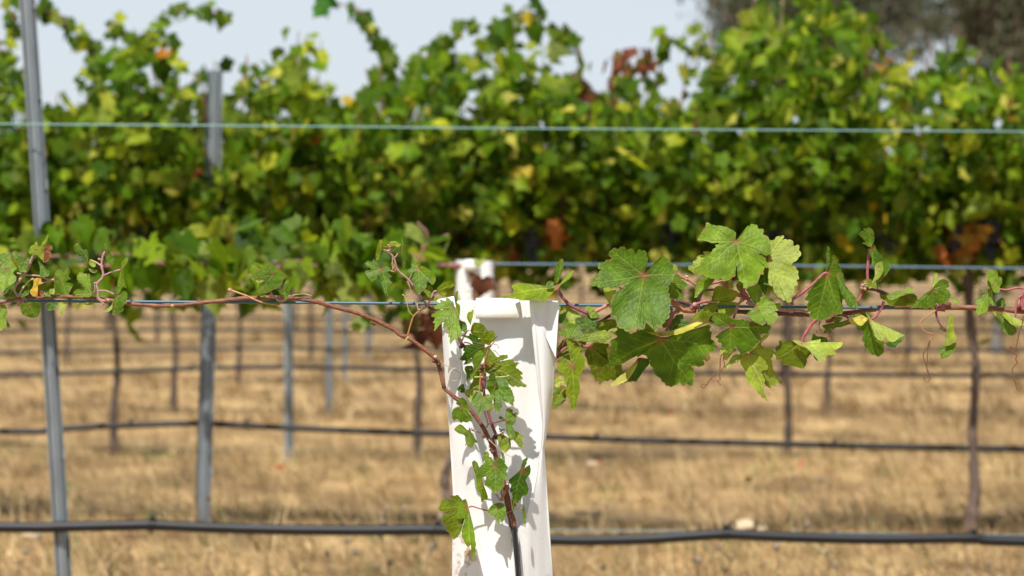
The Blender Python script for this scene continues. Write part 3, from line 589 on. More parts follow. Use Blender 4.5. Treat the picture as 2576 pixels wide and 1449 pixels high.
for r_, s_, rr, cc, y_, r2 in (('a', '100,1050 130,1120 220,1250 330,1340 480,1410 590,1450', 4.2, 'purple', 3.482, 4.5), ('d', '590,210 720,140 880,60 1100,-10', 4.8, (0.46, 0.2, .13), 3.490, 4.5),
     ('d', '1880,145 1800,205 1765,300 1735,370 1700,460', 4.8, 'pink', 3.480, 3.6), ('b', '290,1330 350,1290 490,1255', 3.8, 'pink', 3.478, 3.2),
     ('b', '350,1440 350,1250 400,1130 460,1100 580,1095', 3.4, 'purple', 3.486, 3.4), ('b', '60,900 180,950 330,1035', 2.8, 'pink', 3.480, 2.8),
     ('b', '490,1010 600,990 720,955', 3.6, 'pink', 3.482, 3.2), ('b', '740,1060 760,980 780,960', 5, 'pink', 3.480, 4), ('b', '920,1165 1010,1190 1100,1240', 5.2, 'pink', 3.480, 5),
     ('b', '1000,1070 1005,1130 1015,1190', 4.4, 'pink', 3.478, 4), ('b', '1010,1235 940,1290 900,1380 880,1460', 3.8, 'mauve', 3.480, 3.4), ('e', '530,125 510,200 490,270', 3.2, 'purple', 3.484, 3.0),
     ('b', '1050,1270 1110,1300 1180,1325', 5.0, 'mauve', 3.479, 3), ('b', '1718,1320 1712,1250 1780,1190 1900,1110 2060,975 2180,860 2240,850', 4.2, 'pink', 3.480, 3.4),
     ('b', '1510,1380 1620,1392 1720,1395 1850,1400 1980,1440', 4.4, 'mauve', 3.494, 3.4), ('d', '450,670 520,682 600,675 710,640', 3.2, 'pink', 3.478, 2), ('d', '110,805 170,740 250,690', 3.2, 'pink', 3.484, 3),
     ('d', '240,580 180,680 110,850', 3.4, 'dark', 3.488, 3), ('e', '1700,285 1640,350 1570,450 1520,530 1495,612', 4.4, 'pink', 3.480, 3.4), ('h', '525,205 480,320 410,420 345,462', 3.6, 'pink', 3.480, 3),
     ('h', '145,212 185,130 200,60 230,20', 2.8, 'pink', 3.482, 3), ('c', '215,1080 350,1085 460,1115 590,1175', 4.0, 'dark', 3.482, 5), ('c', '295,1010 285,850 300,620 320,495', 3.8, 'pink', 3.478, 3.2),
     ('h', '1285,335 1300,430 1350,540 1442,620', 3.0, 'purple', 3.478, 2.4), ('c', '2215,1085 2340,1095 2480,1065 2570,1080', 2.4, 'pink', 3.480, 3),
     ('c', '2700,1000 2580,1120 2545,1200 2545,1300 2570,1390', 5, 'pink', 3.478, 5), ('c', '2545,1180 2480,1230 2460,1340 2450,1500', 3, 'pink', 3.476, 2.4), ('c', '215,1080 205,1040 250,1010 290,1000', 3.2, 'mauve', 3.480, 2.4),
     ('h', '1290,300 1340,280 1420,285', 8.5, 'pink', 3.488, 6), ('b', '2230,860 2260,840 2300,835', 3.0, 'pink', 3.468, 2), ('e', '2180,280 2150,245 2060,220 1980,215', 3.0, 'purple', 3.486, 3), ('a', '1000,1030 1090,1125', 3.2, 'pink', 3.484, 3)):
    stem_piece(b, r_, s_, rr, cc, y_, r2)
knot(b, 'd', '600,215 1900,110', 7, 'orange', 3.486); knot(b, 'b', '300,1320 1030,1200 1105,1290 1700,1395', 7, 'mauve', 3.484); knot(b, 'b', '975,1240', 4, 'tan', 3.476)
knot(b, 'a', '2000,905 2000,935', 3.4, 'pale', 3.476); knot(b, 'c', '215,1030 205,1070 250,1085', 4, 'tan', 3.478); knot(b, 'c', '1360,1350', 10, 'pink', 3.484)
b.build('shoot', M_STEM, caner)
b = MBP()
for r_, s_, rr, cc in (('h', '1280,338 1200,400 1110,450 1050,530 1090,610 1150,655 1245,690 1200,760 1185,790', 1.9, 'orange'), ('h', '1190,790 1165,870 1105,960 1105,1030 1150,1160 1160,1230 1185,1280', 1.1, 'dark'),
                       ('h', '1200,760 1195,830 1165,930 1160,1080 1155,1180 1180,1240 1200,1330 1170,1385 1130,1370 1115,1335', 1.2, 'brown'), ('h', '1190,1272 1230,1258 1265,1280 1290,1292 1335,1285', 1.0, 'dark'),
                       ('h', '2568,400 2545,560 2510,640 2470,830 2440,920 2400,935 2365,900 2385,865 2415,900 2425,950 2470,990 2455,1050 2475,1100 2415,1180 2405,1280 2440,1360 2465,1450 2480,1500', 1.7, 'brown'),
                       ('e', '385,750 330,790 300,850 295,960 285,1060 270,1075 180,1130 110,1220 60,1285 25,1270 35,1240 75,1240 115,1235', 1.5, 'brown'),
                       ('e', '350,790 340,870 360,950 300,1050 285,1110 295,1165 250,1185 285,1220 300,1250', 1.4, 'brown'),
                       ('e', '1760,300 1745,380 1770,470 1720,485 1705,450 1740,430 1780,440 1790,500 1830,520', 1.3, 'brown'), ('e', '1920,420 1935,480 1900,530 1850,550 1870,580 1885,600', 1.2, 'brown')):
    stem_piece(b, r_, s_, rr, cc, 3.462, rr*.75, sides=6)
b.build('tendril', M_STEM, caner)
LEAF(vr, ('a', '1370,880', '1345,830 1335,790 1400,740 1438,650 1415,580 1380,530 1310,510 1260,557 1200,480 1140,512 1115,500 1040,458 1010,495 950,475 880,520 872,600 915,660 830,650 800,685 715,700 710,760 745,810 705,860 640,890 660,935 570,985 640,1030 760,1065 900,1065 1000,1040 1110,1020 1110,1060 1090,1115 1000,1120 930,1170 890,1250 872,1360 930,1390 900,1400 895,1480 960,1510 970,1590 1010,1640 1100,1680 1190,1740 1270,1700 1300,1610 1355,1675 1400,1600 1420,1570 1500,1650 1540,1700 1575,1600 1610,1650 1680,1560 1750,1460 1760,1350 1770,1250 1735,1150 1730,1050 1800,960 1825,870 1805,790 1780,700 1735,690 1725,630 1650,590 1600,650 1560,665 1500,740 1495,850 1470,885 1400,872', o(tone='g', tilt=(.02, -.25), q=(0, -.3), Y=3.452, spots=5)))
LEAF(vr, ('b', '890,380', '860,320 890,300 885,250 830,215 740,165 640,150 560,150 530,180 500,130 450,125 440,180 400,200 405,235 375,260 385,300 335,355 430,380 495,400 520,420 590,405 660,418 672,445 630,433 585,440 590,470 540,510 530,560 500,600 400,640 330,760 260,800 290,850 340,885 400,880 490,920 600,940 700,930 715,980 800,950 870,900 878,800 885,745 925,735 942,790 930,900 935,960 985,970 1000,1060 1060,1060 1140,1020 1210,960 1240,890 1300,870 1300,800 1305,760 1340,780 1350,700 1330,650 1290,610 1235,575 1250,558 1330,580 1400,575 1400,500 1385,440 1380,340 1320,310 1295,290 1290,220 1225,190 1200,140 1150,130 1100,140 1060,180 1000,260 960,370 910,372', o(tone='l', tilt=(.1, -.40), q=(0, .05), Y=3.458, spots=6)))
LEAF(vr, ('b', '560,640', '540,560 480,530 420,545 425,585 380,580 320,605 320,650 260,680 260,720 190,770 230,820 290,850 400,760 500,690', o(tone='u', tilt=(0, -.4), Y=3.468, spots=4)))
LEAF(vr, ('b', '590,945', '490,895 420,920 350,960 320,1030 300,1080 292,1215 400,1130 500,1030', o(tone='l', tilt=(.2, -.2), Y=3.462, teeth=.7)))
LEAF(vr, ('b', '1360,635', '1400,600 1420,540 1405,460 1390,375 1430,370 1470,320 1540,300 1585,310 1585,370 1640,355 1730,370 1735,440 1800,450 1820,510 1838,590 1800,650 1760,690 1700,720 1760,770 1800,820 1820,940 1780,960 1785,1030 1730,1050 1760,1160 1720,1180 1700,1280 1590,1240 1500,1200 1460,1150 1430,1050 1370,980 1370,860 1350,740', o(tone='u', tilt=(-.1, -.45), Y=3.462, spots=3)))
LEAF(vr, ('b', '1300,790', '1250,880 1310,780 1365,760 1380,990 1350,1090 1310,1160 1240,1080 1210,1000', o(tone='d', Y=3.480)), ('b', '1330,1100', '1350,1040 1358,1130 1345,1200 1325,1170', o(tone='u', Y=3.478, teeth=.3)), ('b', '930,1050', '890,1030 940,970 1000,1010 990,1080 940,1120', o(tone='o', Y=3.480)))
LEAF(vr, ('b', '700,1000', '650,940 710,930 720,1000 690,1040', o(tone='u', Y=3.484)), ('b', '810,1000', '770,960 830,950 850,1080 800,1060', o(tone='u', Y=3.484)))
LEAF(vr, ('b', '1190,1330', '1150,1260 1090,1190 1100,1160 1035,1090 1130,1040 1220,1015 1260,1080 1300,1150 1350,1220 1420,1270 1490,1300 1540,1290 1550,1350 1500,1385 1460,1400 1500,1444 1496,1514 1450,1570 1396,1604 1326,1589 1276,1619 1196,1574 1126,1534 1066,1464 1071,1424 1126,1374 1170,1340', o(tone='l', tilt=(0, -.4), Y=3.456, spots=12)))
LEAF(vr, ('b', '540,1257', '550,1240 545,1190 580,1160 570,1100 620,1040 700,1045 770,1080 850,1090 900,1110 940,1140 900,1200 870,1250 800,1270 700,1265 600,1262 530,1275 440,1290', o(tone='y', tilt=(0, .15), Y=3.462, red=.3, spots=6)),
     ('b', '500,1280', '440,1340 340,1430 255,1484 280,1554 370,1534 476,1554 506,1514 566,1434 626,1374 616,1324 600,1285', o(tone='y', tilt=(.4, -.1), Y=3.464, red=.25, spots=3)))
LEAF(vr, ('b', '700,1340', '620,1310 700,1250 860,1270 940,1300 900,1400 780,1500 640,1420', o(tone='u', Y=3.500, tilt=(0, -.2))), ('b', '950,1130', '930,1090 1010,1100 1080,1180 1000,1180', o(tone='d', Y=3.494)))
LEAF(vr, ('d', '1620,580', '1700,540 1850,500 2000,460 2150,420 2300,380 2360,395 2330,450 2380,475 2360,550 2400,610 2435,690 2400,760 2330,790 2360,850 2300,880 2250,870 2250,960 2180,985 2070,960 2110,1060 2125,1120 2100,1150 2100,1250 2000,1230 1960,1250 1900,1215 1850,1250 1760,1275 1680,1220 1620,1160 1550,1110 1510,1050 1520,990 1500,1000 1460,900 1400,820 1320,800 1290,830 1250,810 1150,880 1060,940 980,950 848,980 860,900 835,840 850,790 840,720 900,660 870,590 970,540 930,490 960,450 1040,420 1150,430 1300,440 1400,430 1560,520', o(tone='g', tilt=(0, .12), q=(.18, -.05), Y=3.466, spots=10)))
LEAF(vr, ('d', '1330,840', '1280,850 1275,950 1200,1070 1100,1160 990,1210 865,1245 1000,1240 1120,1205 1200,1190 1260,1190 1310,1130 1390,1010 1460,920 1430,860', o(tone='d', tilt=(0, .1), Y=3.480, teeth=.5)), ('d', '1262,900', '1280,850 1285,930 1220,1060 1130,1180 980,1245 865,1246 990,1212 1100,1160 1180,1070 1240,930', o(tone='p', Y=3.476, tilt=(0, -.5), teeth=.15)))
LEAF(vr, ('d', '1620,518', '1395,460 1500,470 1700,460 1830,430 1990,380 2170,310 2330,265 2290,330 2180,385 2050,440 1950,480 1850,510 1700,527 1600,522 1480,500', o(tone='p', tilt=(0, -1.1), Y=3.452, teeth=.3, spots=3)), ('d', '1500,440', '1400,330 1470,390 1540,470 1400,455', o(tone='m', Y=3.470, teeth=.3)))
LEAF(vr, ('d', '590,680', '560,690 525,730 510,800 540,880 550,960 590,1000 620,1090 655,1130 660,1200 700,1190 735,1240 790,1170 830,1200 880,1160 930,1200 960,1180 990,1130 1070,1130 1060,990 1040,940 900,930 860,860 850,740 860,660 760,630 640,620', o(tone='o', tilt=(0, .1), Y=3.472, spots=5)))
LEAF(vr, ('d', '300,572', '280,555 120,490 125,460 180,410 190,350 270,335 360,345 430,370 440,440 480,500 430,580', o(tone='g', tilt=(0, -.35), Y=3.462, spots=2)), ('d', '330,590', '420,520 480,500 560,510 640,560 680,520 690,460 800,450 930,490 920,540 860,580 800,610 700,625 560,610 420,590', o(tone='y', tilt=(0, -.5), Y=3.460, spots=2)))
LEAF(vr, ('d', '320,955', '250,580 300,570 380,600 430,650 440,760 500,830 515,900 500,1000 440,1090 420,1180 445,1250 425,1330 400,1500 380,1590 340,1600 300,1560 290,1480 240,1410 230,1340 260,1270 220,1200 215,1110 170,1070 110,1030 130,940 200,920 270,910 305,935 330,890 325,740 262,690', o(tone='y', tilt=(.1, -.15), Y=3.460, spots=3)))
LEAF(vr, ('d', '150,1180', '65,1180 100,1140 130,1110 190,1120 205,1180 210,1210 150,1240 140,1280 75,1260', o(tone='u', Y=3.455)))
LEAF(vr, ('d', '180,1300', '70,1290 170,1250 240,1290 235,1440 200,1500 120,1560 40,1600 40,1400', o(tone='o', Y=3.478)), ('d', '220,860', '120,900 160,840 240,800 310,800 320,900 280,930 150,930', o(tone='o', Y=3.480, red=.2)))
LEAF(vr, ('d', '190,140', '60,95 280,95 340,150 400,180 450,240 380,330 290,340 210,230 60,180', o(tone='u', tilt=(0, -.3), Y=3.486)), ('d', '130,330', '60,180 240,190 265,260 270,330 190,350 60,310', o(tone='m', Y=3.482)))
LEAF(vr, ('d', '545,440', '370,270 430,250 470,330 490,240 540,230 570,290 600,250 700,220 730,250 690,340 640,470 560,490 480,480 440,380 370,330', o(tone='d', tilt=(0, -.3), Y=3.474)), ('d', '620,170', '530,100 600,100 680,170 730,250 690,260 600,260', o(tone='l', Y=3.478)))
LEAF(vr, ('d', '900,300', '690,345 850,285 950,290 980,380 900,440 760,480 680,430', o(tone='o', Y=3.482)), ('d', '1000,400', '850,450 940,400 1020,390 1040,440 960,460', o(tone='u', Y=3.474, teeth=.4)))
LEAF(vr, ('d', '420,640', '230,560 500,580 535,620 500,700 440,780 330,760 240,800 130,830 110,700', o(tone='o', Y=3.490)))
LEAF(vr, ('a', '1760,1000', '1790,960 1820,870 1900,880 1910,940 1960,960 1990,1000 2035,1030 1980,1070 1930,1090 1850,1060 1880,1110 1910,1150 1950,1180 1940,1250 1850,1235 1780,1210 1740,1160 1720,1080', o(tone='g', tilt=(.1, -.1), Y=3.470)), ('a', '1800,800', '1780,720 1850,730 1868,790 1820,825', o(tone='y', Y=3.472)))
LEAF(vr, ('a', '910,1070', '790,1070 960,1060 960,1150 890,1280 850,1270 800,1170', o(tone='u', Y=3.478)))
LEAF(vr, ('d', '1850,350', '1740,460 1760,330 1820,260 1850,220 1940,205 1960,280 2060,330 2070,350 1950,400 1820,440', o(tone='d', Y=3.480, tilt=(0, -.2))), ('d', '1700,380', '1640,370 1740,110 1800,130 1780,230 1700,400', o(tone='g', Y=3.484)), ('d', '1900,180', '1850,215 1900,150 1940,145', o(tone='y', Y=3.482, teeth=.2)))
LEAF(vr, ('y3', '1520,480', '960,577 1000,575 1070,550 1100,515 1080,465 1180,440 1240,465 1260,490 1330,475 1400,490 1500,460 1570,430 1620,350 1680,315 1670,350 1640,400 1580,430 1530,490 1460,540 1430,575 1410,611 1250,607 1100,595', o(tone='y', tilt=(0, -.9), Y=3.462, teeth=.5)), ('y3', '1510,440', '1490,440 1500,300 1540,220 1575,210 1575,290 1550,370 1530,430', o(tone='m', Y=3.466, tilt=(.6, 0), teeth=.6)), ('y3', '1450,450', '1410,450 1440,420 1480,430 1480,470 1450,497 1415,480', o(tone='m', Y=3.456, teeth=.2)))
LEAF(vr, ('e', '450,392', '415,380 330,385 240,370 200,320 170,270 190,210 240,180 330,200 400,240 520,290 640,290 760,310 830,350 1000,360 1035,395 1010,460 950,490 860,490 900,540 880,600 830,650 740,750 660,770 620,810 580,770 530,700 500,690 470,770 430,780 380,750 370,710 320,700 320,650 265,600 260,560 210,545 290,490 400,440 432,420', o(tone='g', tilt=(0, .1), q=(0, 0), Y=3.460, spots=4)))
LEAF(vr, ('e', '675,775', '620,800 590,920 640,1010 680,1110 690,1190 760,1270 850,1360 990,1475 940,1320 940,1150 900,1050 1000,1000 880,820', o(tone='u', tilt=(-.3, 0), Y=3.474, teeth=.7)), ('e', '720,765', '860,800 960,950 1000,1100 950,1240 1020,1280 1060,1240 1115,1270 1120,1230 1160,1235 1210,1210 1130,1130 1080,1020 1060,930 1040,850 1090,770 1030,690 960,700 870,700 800,730', o(tone='u', tilt=(.2, .1), Y=3.478, teeth=.8)), ('e', '620,820', '600,800 500,800 440,860 420,920 350,980 350,1015 400,1000 460,950 560,900', o(tone='u', Y=3.472)), ('e', '500,735', '530,740 450,780 400,870 350,870 330,800 280,790 310,710 370,720 480,700', o(tone='u', Y=3.476)))
LEAF(vr, ('e', '870,640', '740,740 800,660 880,600 910,540 960,500 1010,460 1000,530 920,600 880,680 930,700', o(tone='u', Y=3.480, tilt=(0, -.3))))
LEAF(vr, ('e', '1440,640', '1350,595 1300,595 1160,605 1160,650 1100,690 1110,740 1085,780 1110,840 1110,880 1190,870 1180,930 1260,950 1330,960 1420,990 1510,1000 1560,940 1570,850 1620,790 1610,750 1500,680', o(tone='o', tilt=(0, .1), Y=3.468, spots=4)),
     ('e', '1500,625', '1350,590 1480,600 1560,640 1680,630 1760,570 1770,640 1900,660 2085,615 2060,690 1980,740 1980,790 1850,820 1840,880 1780,900 1720,870 1750,810 1730,760 1640,760 1550,700 1450,660', o(tone='u', tilt=(0, -.8), Y=3.460, teeth=.5)),
     ('e', '1700,780', '1660,760 1740,780 1755,860 1710,890 1665,830', o(tone='d', Y=3.472, teeth=.5)), ('e', '1760,640', '1640,600 1660,490 1720,530 1830,540 1880,600 1890,660', o(tone='g', Y=3.478)))
LEAF(vr, ('b', '2230,870', '2225,845 2180,900 2080,940 2060,1000 2010,1040 2000,1090 1950,1130 1960,1180 1880,1240 1960,1270 1930,1340 1950,1370 1916,1434 1996,1424 1966,1484 2086,1534 2236,1529 2316,1464 2446,1444 2470,1374 2440,1230 2480,1240 2490,1180 2460,1060 2465,920 2440,800 2390,700 2370,620 2310,605 2290,700 2280,820 2245,855', o(tone='g', tilt=(.12, .12), q=(0, -.15), Y=3.456, spots=3)),
     ('b', '2220,800', '2230,460 2270,500 2262,640 2278,740 2235,800 2200,835 2225,700 2215,560', o(tone='m', Y=3.466, tilt=(.6, 0), teeth=.5)), ('y6', '760,425', '765,410 800,420 820,500 860,545 895,590 902,668 885,640 860,650 840,640 815,595 790,540 770,480', o(tone='m', Y=3.450, tilt=(.3, -.3), teeth=.4)))
LEAF(vr, ('c', '345,480', '330,470 240,430 200,405 250,400 215,330 160,290 190,240 230,230 235,200 285,200 290,175 340,200 380,260 385,340 370,400', o(tone='m', Y=3.466, tilt=(0, .15))),
     ('c', '350,490', '320,500 310,560 350,640 345,740 400,720 430,680 500,700 530,800 470,930 410,990 470,970 560,880 605,790 600,690 550,670 500,600 440,540 380,420 360,460', o(tone='m', Y=3.468, tilt=(.2, -.1), teeth=.7)), ('c', '450,760', '400,730 490,680 515,760 510,840 450,930 350,1000 390,900', o(tone='u', Y=3.462, tilt=(0, -.3), teeth=.2)))
LEAF(vr, ('c', '330,1005', '235,960 300,940 360,960 440,1000 440,1080 380,1060 310,1075 275,1020', o(tone='y', Y=3.474)))
LEAF(vr, ('c', '850,1160', '470,1150 570,1200 620,1245 720,1220 840,1165 960,1155 1020,1210 1000,1280 900,1330 720,1335 620,1330 560,1270 480,1220', o(tone='o', Y=3.474, tilt=(0, .15), teeth=.6)), ('c', '850,1155', '790,1150 700,1225 620,1245 580,1215 565,1180 600,1160 680,1130 750,1105 830,1110 840,1070 870,1050 940,1085 985,1100 960,1130 880,1150', o(tone='l', Y=3.468, tilt=(0, -.7), teeth=.7, red=.1)))
LEAF(vr, ('c', '1230,1082', '1200,1110 1090,1180 1070,1220 990,1280 1050,1310 920,1340 930,1365 1050,1350 1150,1375 1200,1350 1260,1385 1290,1290 1340,1320 1420,1280 1490,1240 1500,1150 1480,1100 1440,1080 1480,1040 1450,960 1390,930 1340,960 1280,1040', o(tone='g', Y=3.466, tilt=(0, .05), spots=5)), ('c', '1225,1085', '1180,1115 1250,990 1258,860 1310,850 1312,940 1280,1040', o(tone='u', Y=3.470, teeth=.4)), ('c', '1510,1210', '1500,1200 1560,1220 1640,1290 1600,1305 1540,1270', o(tone='l', Y=3.470, red=.3)))
LEAF(vr, ('c', '2110,1042', '2095,1040 2060,960 2030,880 2050,820 2100,790 2150,800 2195,830 2195,900 2250,910 2250,1000 2220,1060 2220,1130 2150,1140 2115,1100', o(tone='l', Y=3.468, tilt=(.1, -.1))), ('c', '2100,1070', '2090,1060 2010,1120 2015,1190 1930,1200 1865,1270 1875,1340 1875,1400 1900,1455 1970,1445 2030,1410 2070,1300 2140,1330 2130,1180 2115,1110', o(tone='l', Y=3.480, tilt=(0, -.2))), ('c', '2060,1000', '2030,920 2060,960 2100,1040 2050,1080 2035,1000', o(tone='m', Y=3.474, teeth=.3)))
LEAF(vr, ('h', '2250,270', '2165,220 2200,180 2275,140 2300,200 2315,270 2240,295 2180,280', o(tone='d', Y=3.478)), ('h', '2200,385', '2180,350 2270,380 2340,500 2460,590 2470,660 2400,700 2330,690 2280,650 2290,600 2260,570 2220,480 2170,420', o(tone='m', Y=3.478)), ('h', '2290,365', '2275,350 2330,370 2430,450 2600,510 2570,545 2480,565 2400,545 2330,480 2270,410', o(tone='u', Y=3.470, tilt=(0, -.8), teeth=.5)), ('h', '2140,360', '2110,340 2170,350 2230,440 2150,410', o(tone='u', Y=3.480, teeth=.3)))
LEAF(vr, ('c', '2640,1600', '2500,1570 2576,1550 2700,1540 2760,1650 2640,1690 2560,1660', o(tone='g', Y=3.476)), ('c', '2700,1180', '2640,1100 2760,1060 2860,1160 2800,1280 2680,1260', o(tone='g', Y=3.470)))
LEAF(vr, ('h', '320,475', '290,490 230,530 120,570 180,630 230,640 220,720 190,770 240,800 250,890 300,930 330,970 390,990 450,1005 500,980 535,930 520,800 440,740 380,640', o(tone='g', Y=3.472, tilt=(.1, .05), spots=2)), ('h', '545,795', '540,800 580,860 620,875 700,870 740,820 780,800 830,730 825,695 700,750', o(tone='d', Y=3.476)),
     ('h', '330,475', '290,390 330,450 420,530 500,580 650,650 750,690 830,697 760,730 710,770 690,790 620,790 540,740 520,795 440,760 390,700 370,640 320,510', o(tone='u', Y=3.460, tilt=(0, -.7), teeth=.4)), ('h', '310,450', '255,365 290,385 340,470 320,500', o(tone='m', Y=3.464, teeth=.2)))
LEAF(vr, ('e', '2190,295', '1785,372 1830,430 1800,480 1840,490 1930,410 2050,402 2200,355 2350,380 2220,300 2160,285 2050,330 1900,355', o(tone='o', Y=3.476, tilt=(0, -.5), red=.15, teeth=.5)), ('h', '200,450', '40,460 150,420 210,405 255,430 300,460 250,510 200,560 110,550 50,510', o(tone='p', Y=3.470, red=.2, teeth=.4)))
LEAF(vr, ('e', '2010,290', '1950,300 1980,250 2090,255 2040,320 1970,335', o(tone='m', Y=3.482)), ('h', '40,430', '10,420 70,400 75,440 30,460', o(tone='d', Y=3.482, teeth=.3)), ('h', '150,400', '100,400 160,380 210,410 120,420', o(tone='g', Y=3.482, teeth=.3)))
LEAF(vr, ('h', '1440,622', '1460,580 1480,500 1465,430 1495,385 1545,440 1550,560 1555,640 1585,750 1500,840 1420,850 1415,780 1440,700', o(tone='u', Y=3.468, tilt=(.3, -.1), teeth=.3)), ('h', '1440,860', '1330,930 1400,855 1500,835 1583,800 1580,870 1540,940 1480,1010 1370,1050 1360,1010', o(tone='g', Y=3.472)), ('h', '1420,620', '1345,570 1400,580 1432,620 1420,652 1355,605', o(tone='y', Y=3.480)))
# ================================================================== BACKGROUND ROWS
NAMES = {2: 'second', 3: 'third', 4: 'fourth', 5: 'fifth', 6: 'sixth', 7: 'seventh', 8: 'eighth', 9: 'ninth', 10: 'tenth'}
# leaf template: lobed outline, centre, one mid ring
def template():
    th = np.linspace(0, 2*np.pi, 26, endpoint=False); r = []
    for t in th:
        v = 0.46
        for a, Ln, w in ((0, 1.0, .42), (.95, .88, .38), (-.95, .88, .38), (1.95, .68, .42), (-1.95, .68, .42)):
            d = abs((t-a+np.pi) % (2*np.pi)-np.pi); v = max(v, Ln*(1-(d/w)**1.5*.22) if d < w*1.5 else 0)
        if abs(t-np.pi) < .25: v = .22
        v *= 1+.10*math.sin(t*13+1)
        r.append(v)
    r = np.array(r); o_ = np.stack([r*np.sin(th), r*np.cos(th), 0*th], 1); mid = o_*0.55
    V = np.concatenate([[[0, 0, 0]], mid, o_]); V[:, 1] -= .1
    V[:, 2] = 0.34*np.abs(V[:, 0])-0.26*V[:, 1]**2*np.sign(V[:, 1])-.05*np.sin(th.repeat(1)[0]) ; n = 26
    j = np.arange(n); k = (j+1) % n
    return V, np.stack([0*j, 1+k, 1+j], 1), np.stack([1+j, 1+k, 1+n+k, 1+n+j], -1)
TV, TT, TQ = template()
def leaves_at(mb, C, size, rng, cols, up=0.45, spread=0.9, facing=-1):
    """C (n,3) centres"""
    n = len(C)
    if n == 0: return
    nm = np.stack([rng.normal(0, spread, n), facing*np.abs(rng.normal(.7, .6, n))*np.where(rng.random(n) < .82, 1, -1), np.abs(rng.normal(up, .5, n))], 1)
    nm /= np.linalg.norm(nm, axis=1)[:, None]
    d = np.stack([rng.normal(0, .6, n), rng.normal(facing*.2, .4, n), -np.abs(rng.normal(.8, .4, n))], 1)
    d -= (d*nm).sum(1)[:, None]*nm; d /= np.linalg.norm(d, axis=1)[:, None]; x = np.cross(d, nm)
    s = size*rng.uniform(.6, 1.25, n)
    T = np.repeat(TV[None], n, 0)*np.array([1, 1, 1]); T = T*np.stack([rng.uniform(.55, 1.1, n), rng.uniform(.8, 1.15, n), rng.uniform(-2.2, 2.6, n)], 1)[:, None]
    V = C[:, None]+s[:, None, None]*(T[:, :, :1]*x[:, None]+T[:, :, 1:2]*d[:, None]+T[:, :, 2:3]*nm[:, None])
    m = len(TV); off = (np.arange(n)*m)[:, None, None]
    mb.add(V.reshape(-1, 3), [(TT[None]+off).reshape(-1, 3), (TQ[None]+off).reshape(-1, 4)], np.repeat(cols, m, 0))
PAL = np.array([1.16, 1.0, .7])*np.array([[.040, .105, .004], [.060, .140, .005], [.090, .190, .008], [.145, .245, .012], [.27, .35, .030], [.36, .40, .09], [.40, .33, .02], [.44, .19, .03], [.22, .035, .02], [.15, .22, .06]])
PW = np.array([.16, .24, .26, .19, .085, .028, .004, .001, .0008, .03])
def colours(n, rng, w=PW):
    w = w/w.sum(); return PAL[rng.choice(len(PAL), n, p=w)]*rng.uniform(.55, 1.4, (n, 1))
def bark(mb, path, rad, rng, col, sides=10, rough=.12):
    c = catmull(path, 9); d = np.linspace(0, 1, len(c)); r = np.interp(d, np.linspace(0, 1, len(np.atleast_1d(rad))), np.atleast_1d(rad))
    r = r*(1+rough*np.sin(d*37+rng.random()*6)+rough*rng.uniform(-1, 1, len(c)))
    V, Fc = tube(c, r, sides); V = V+rng.normal(0, r.mean()*.07, V.shape); mb.add(V, Fc, col)

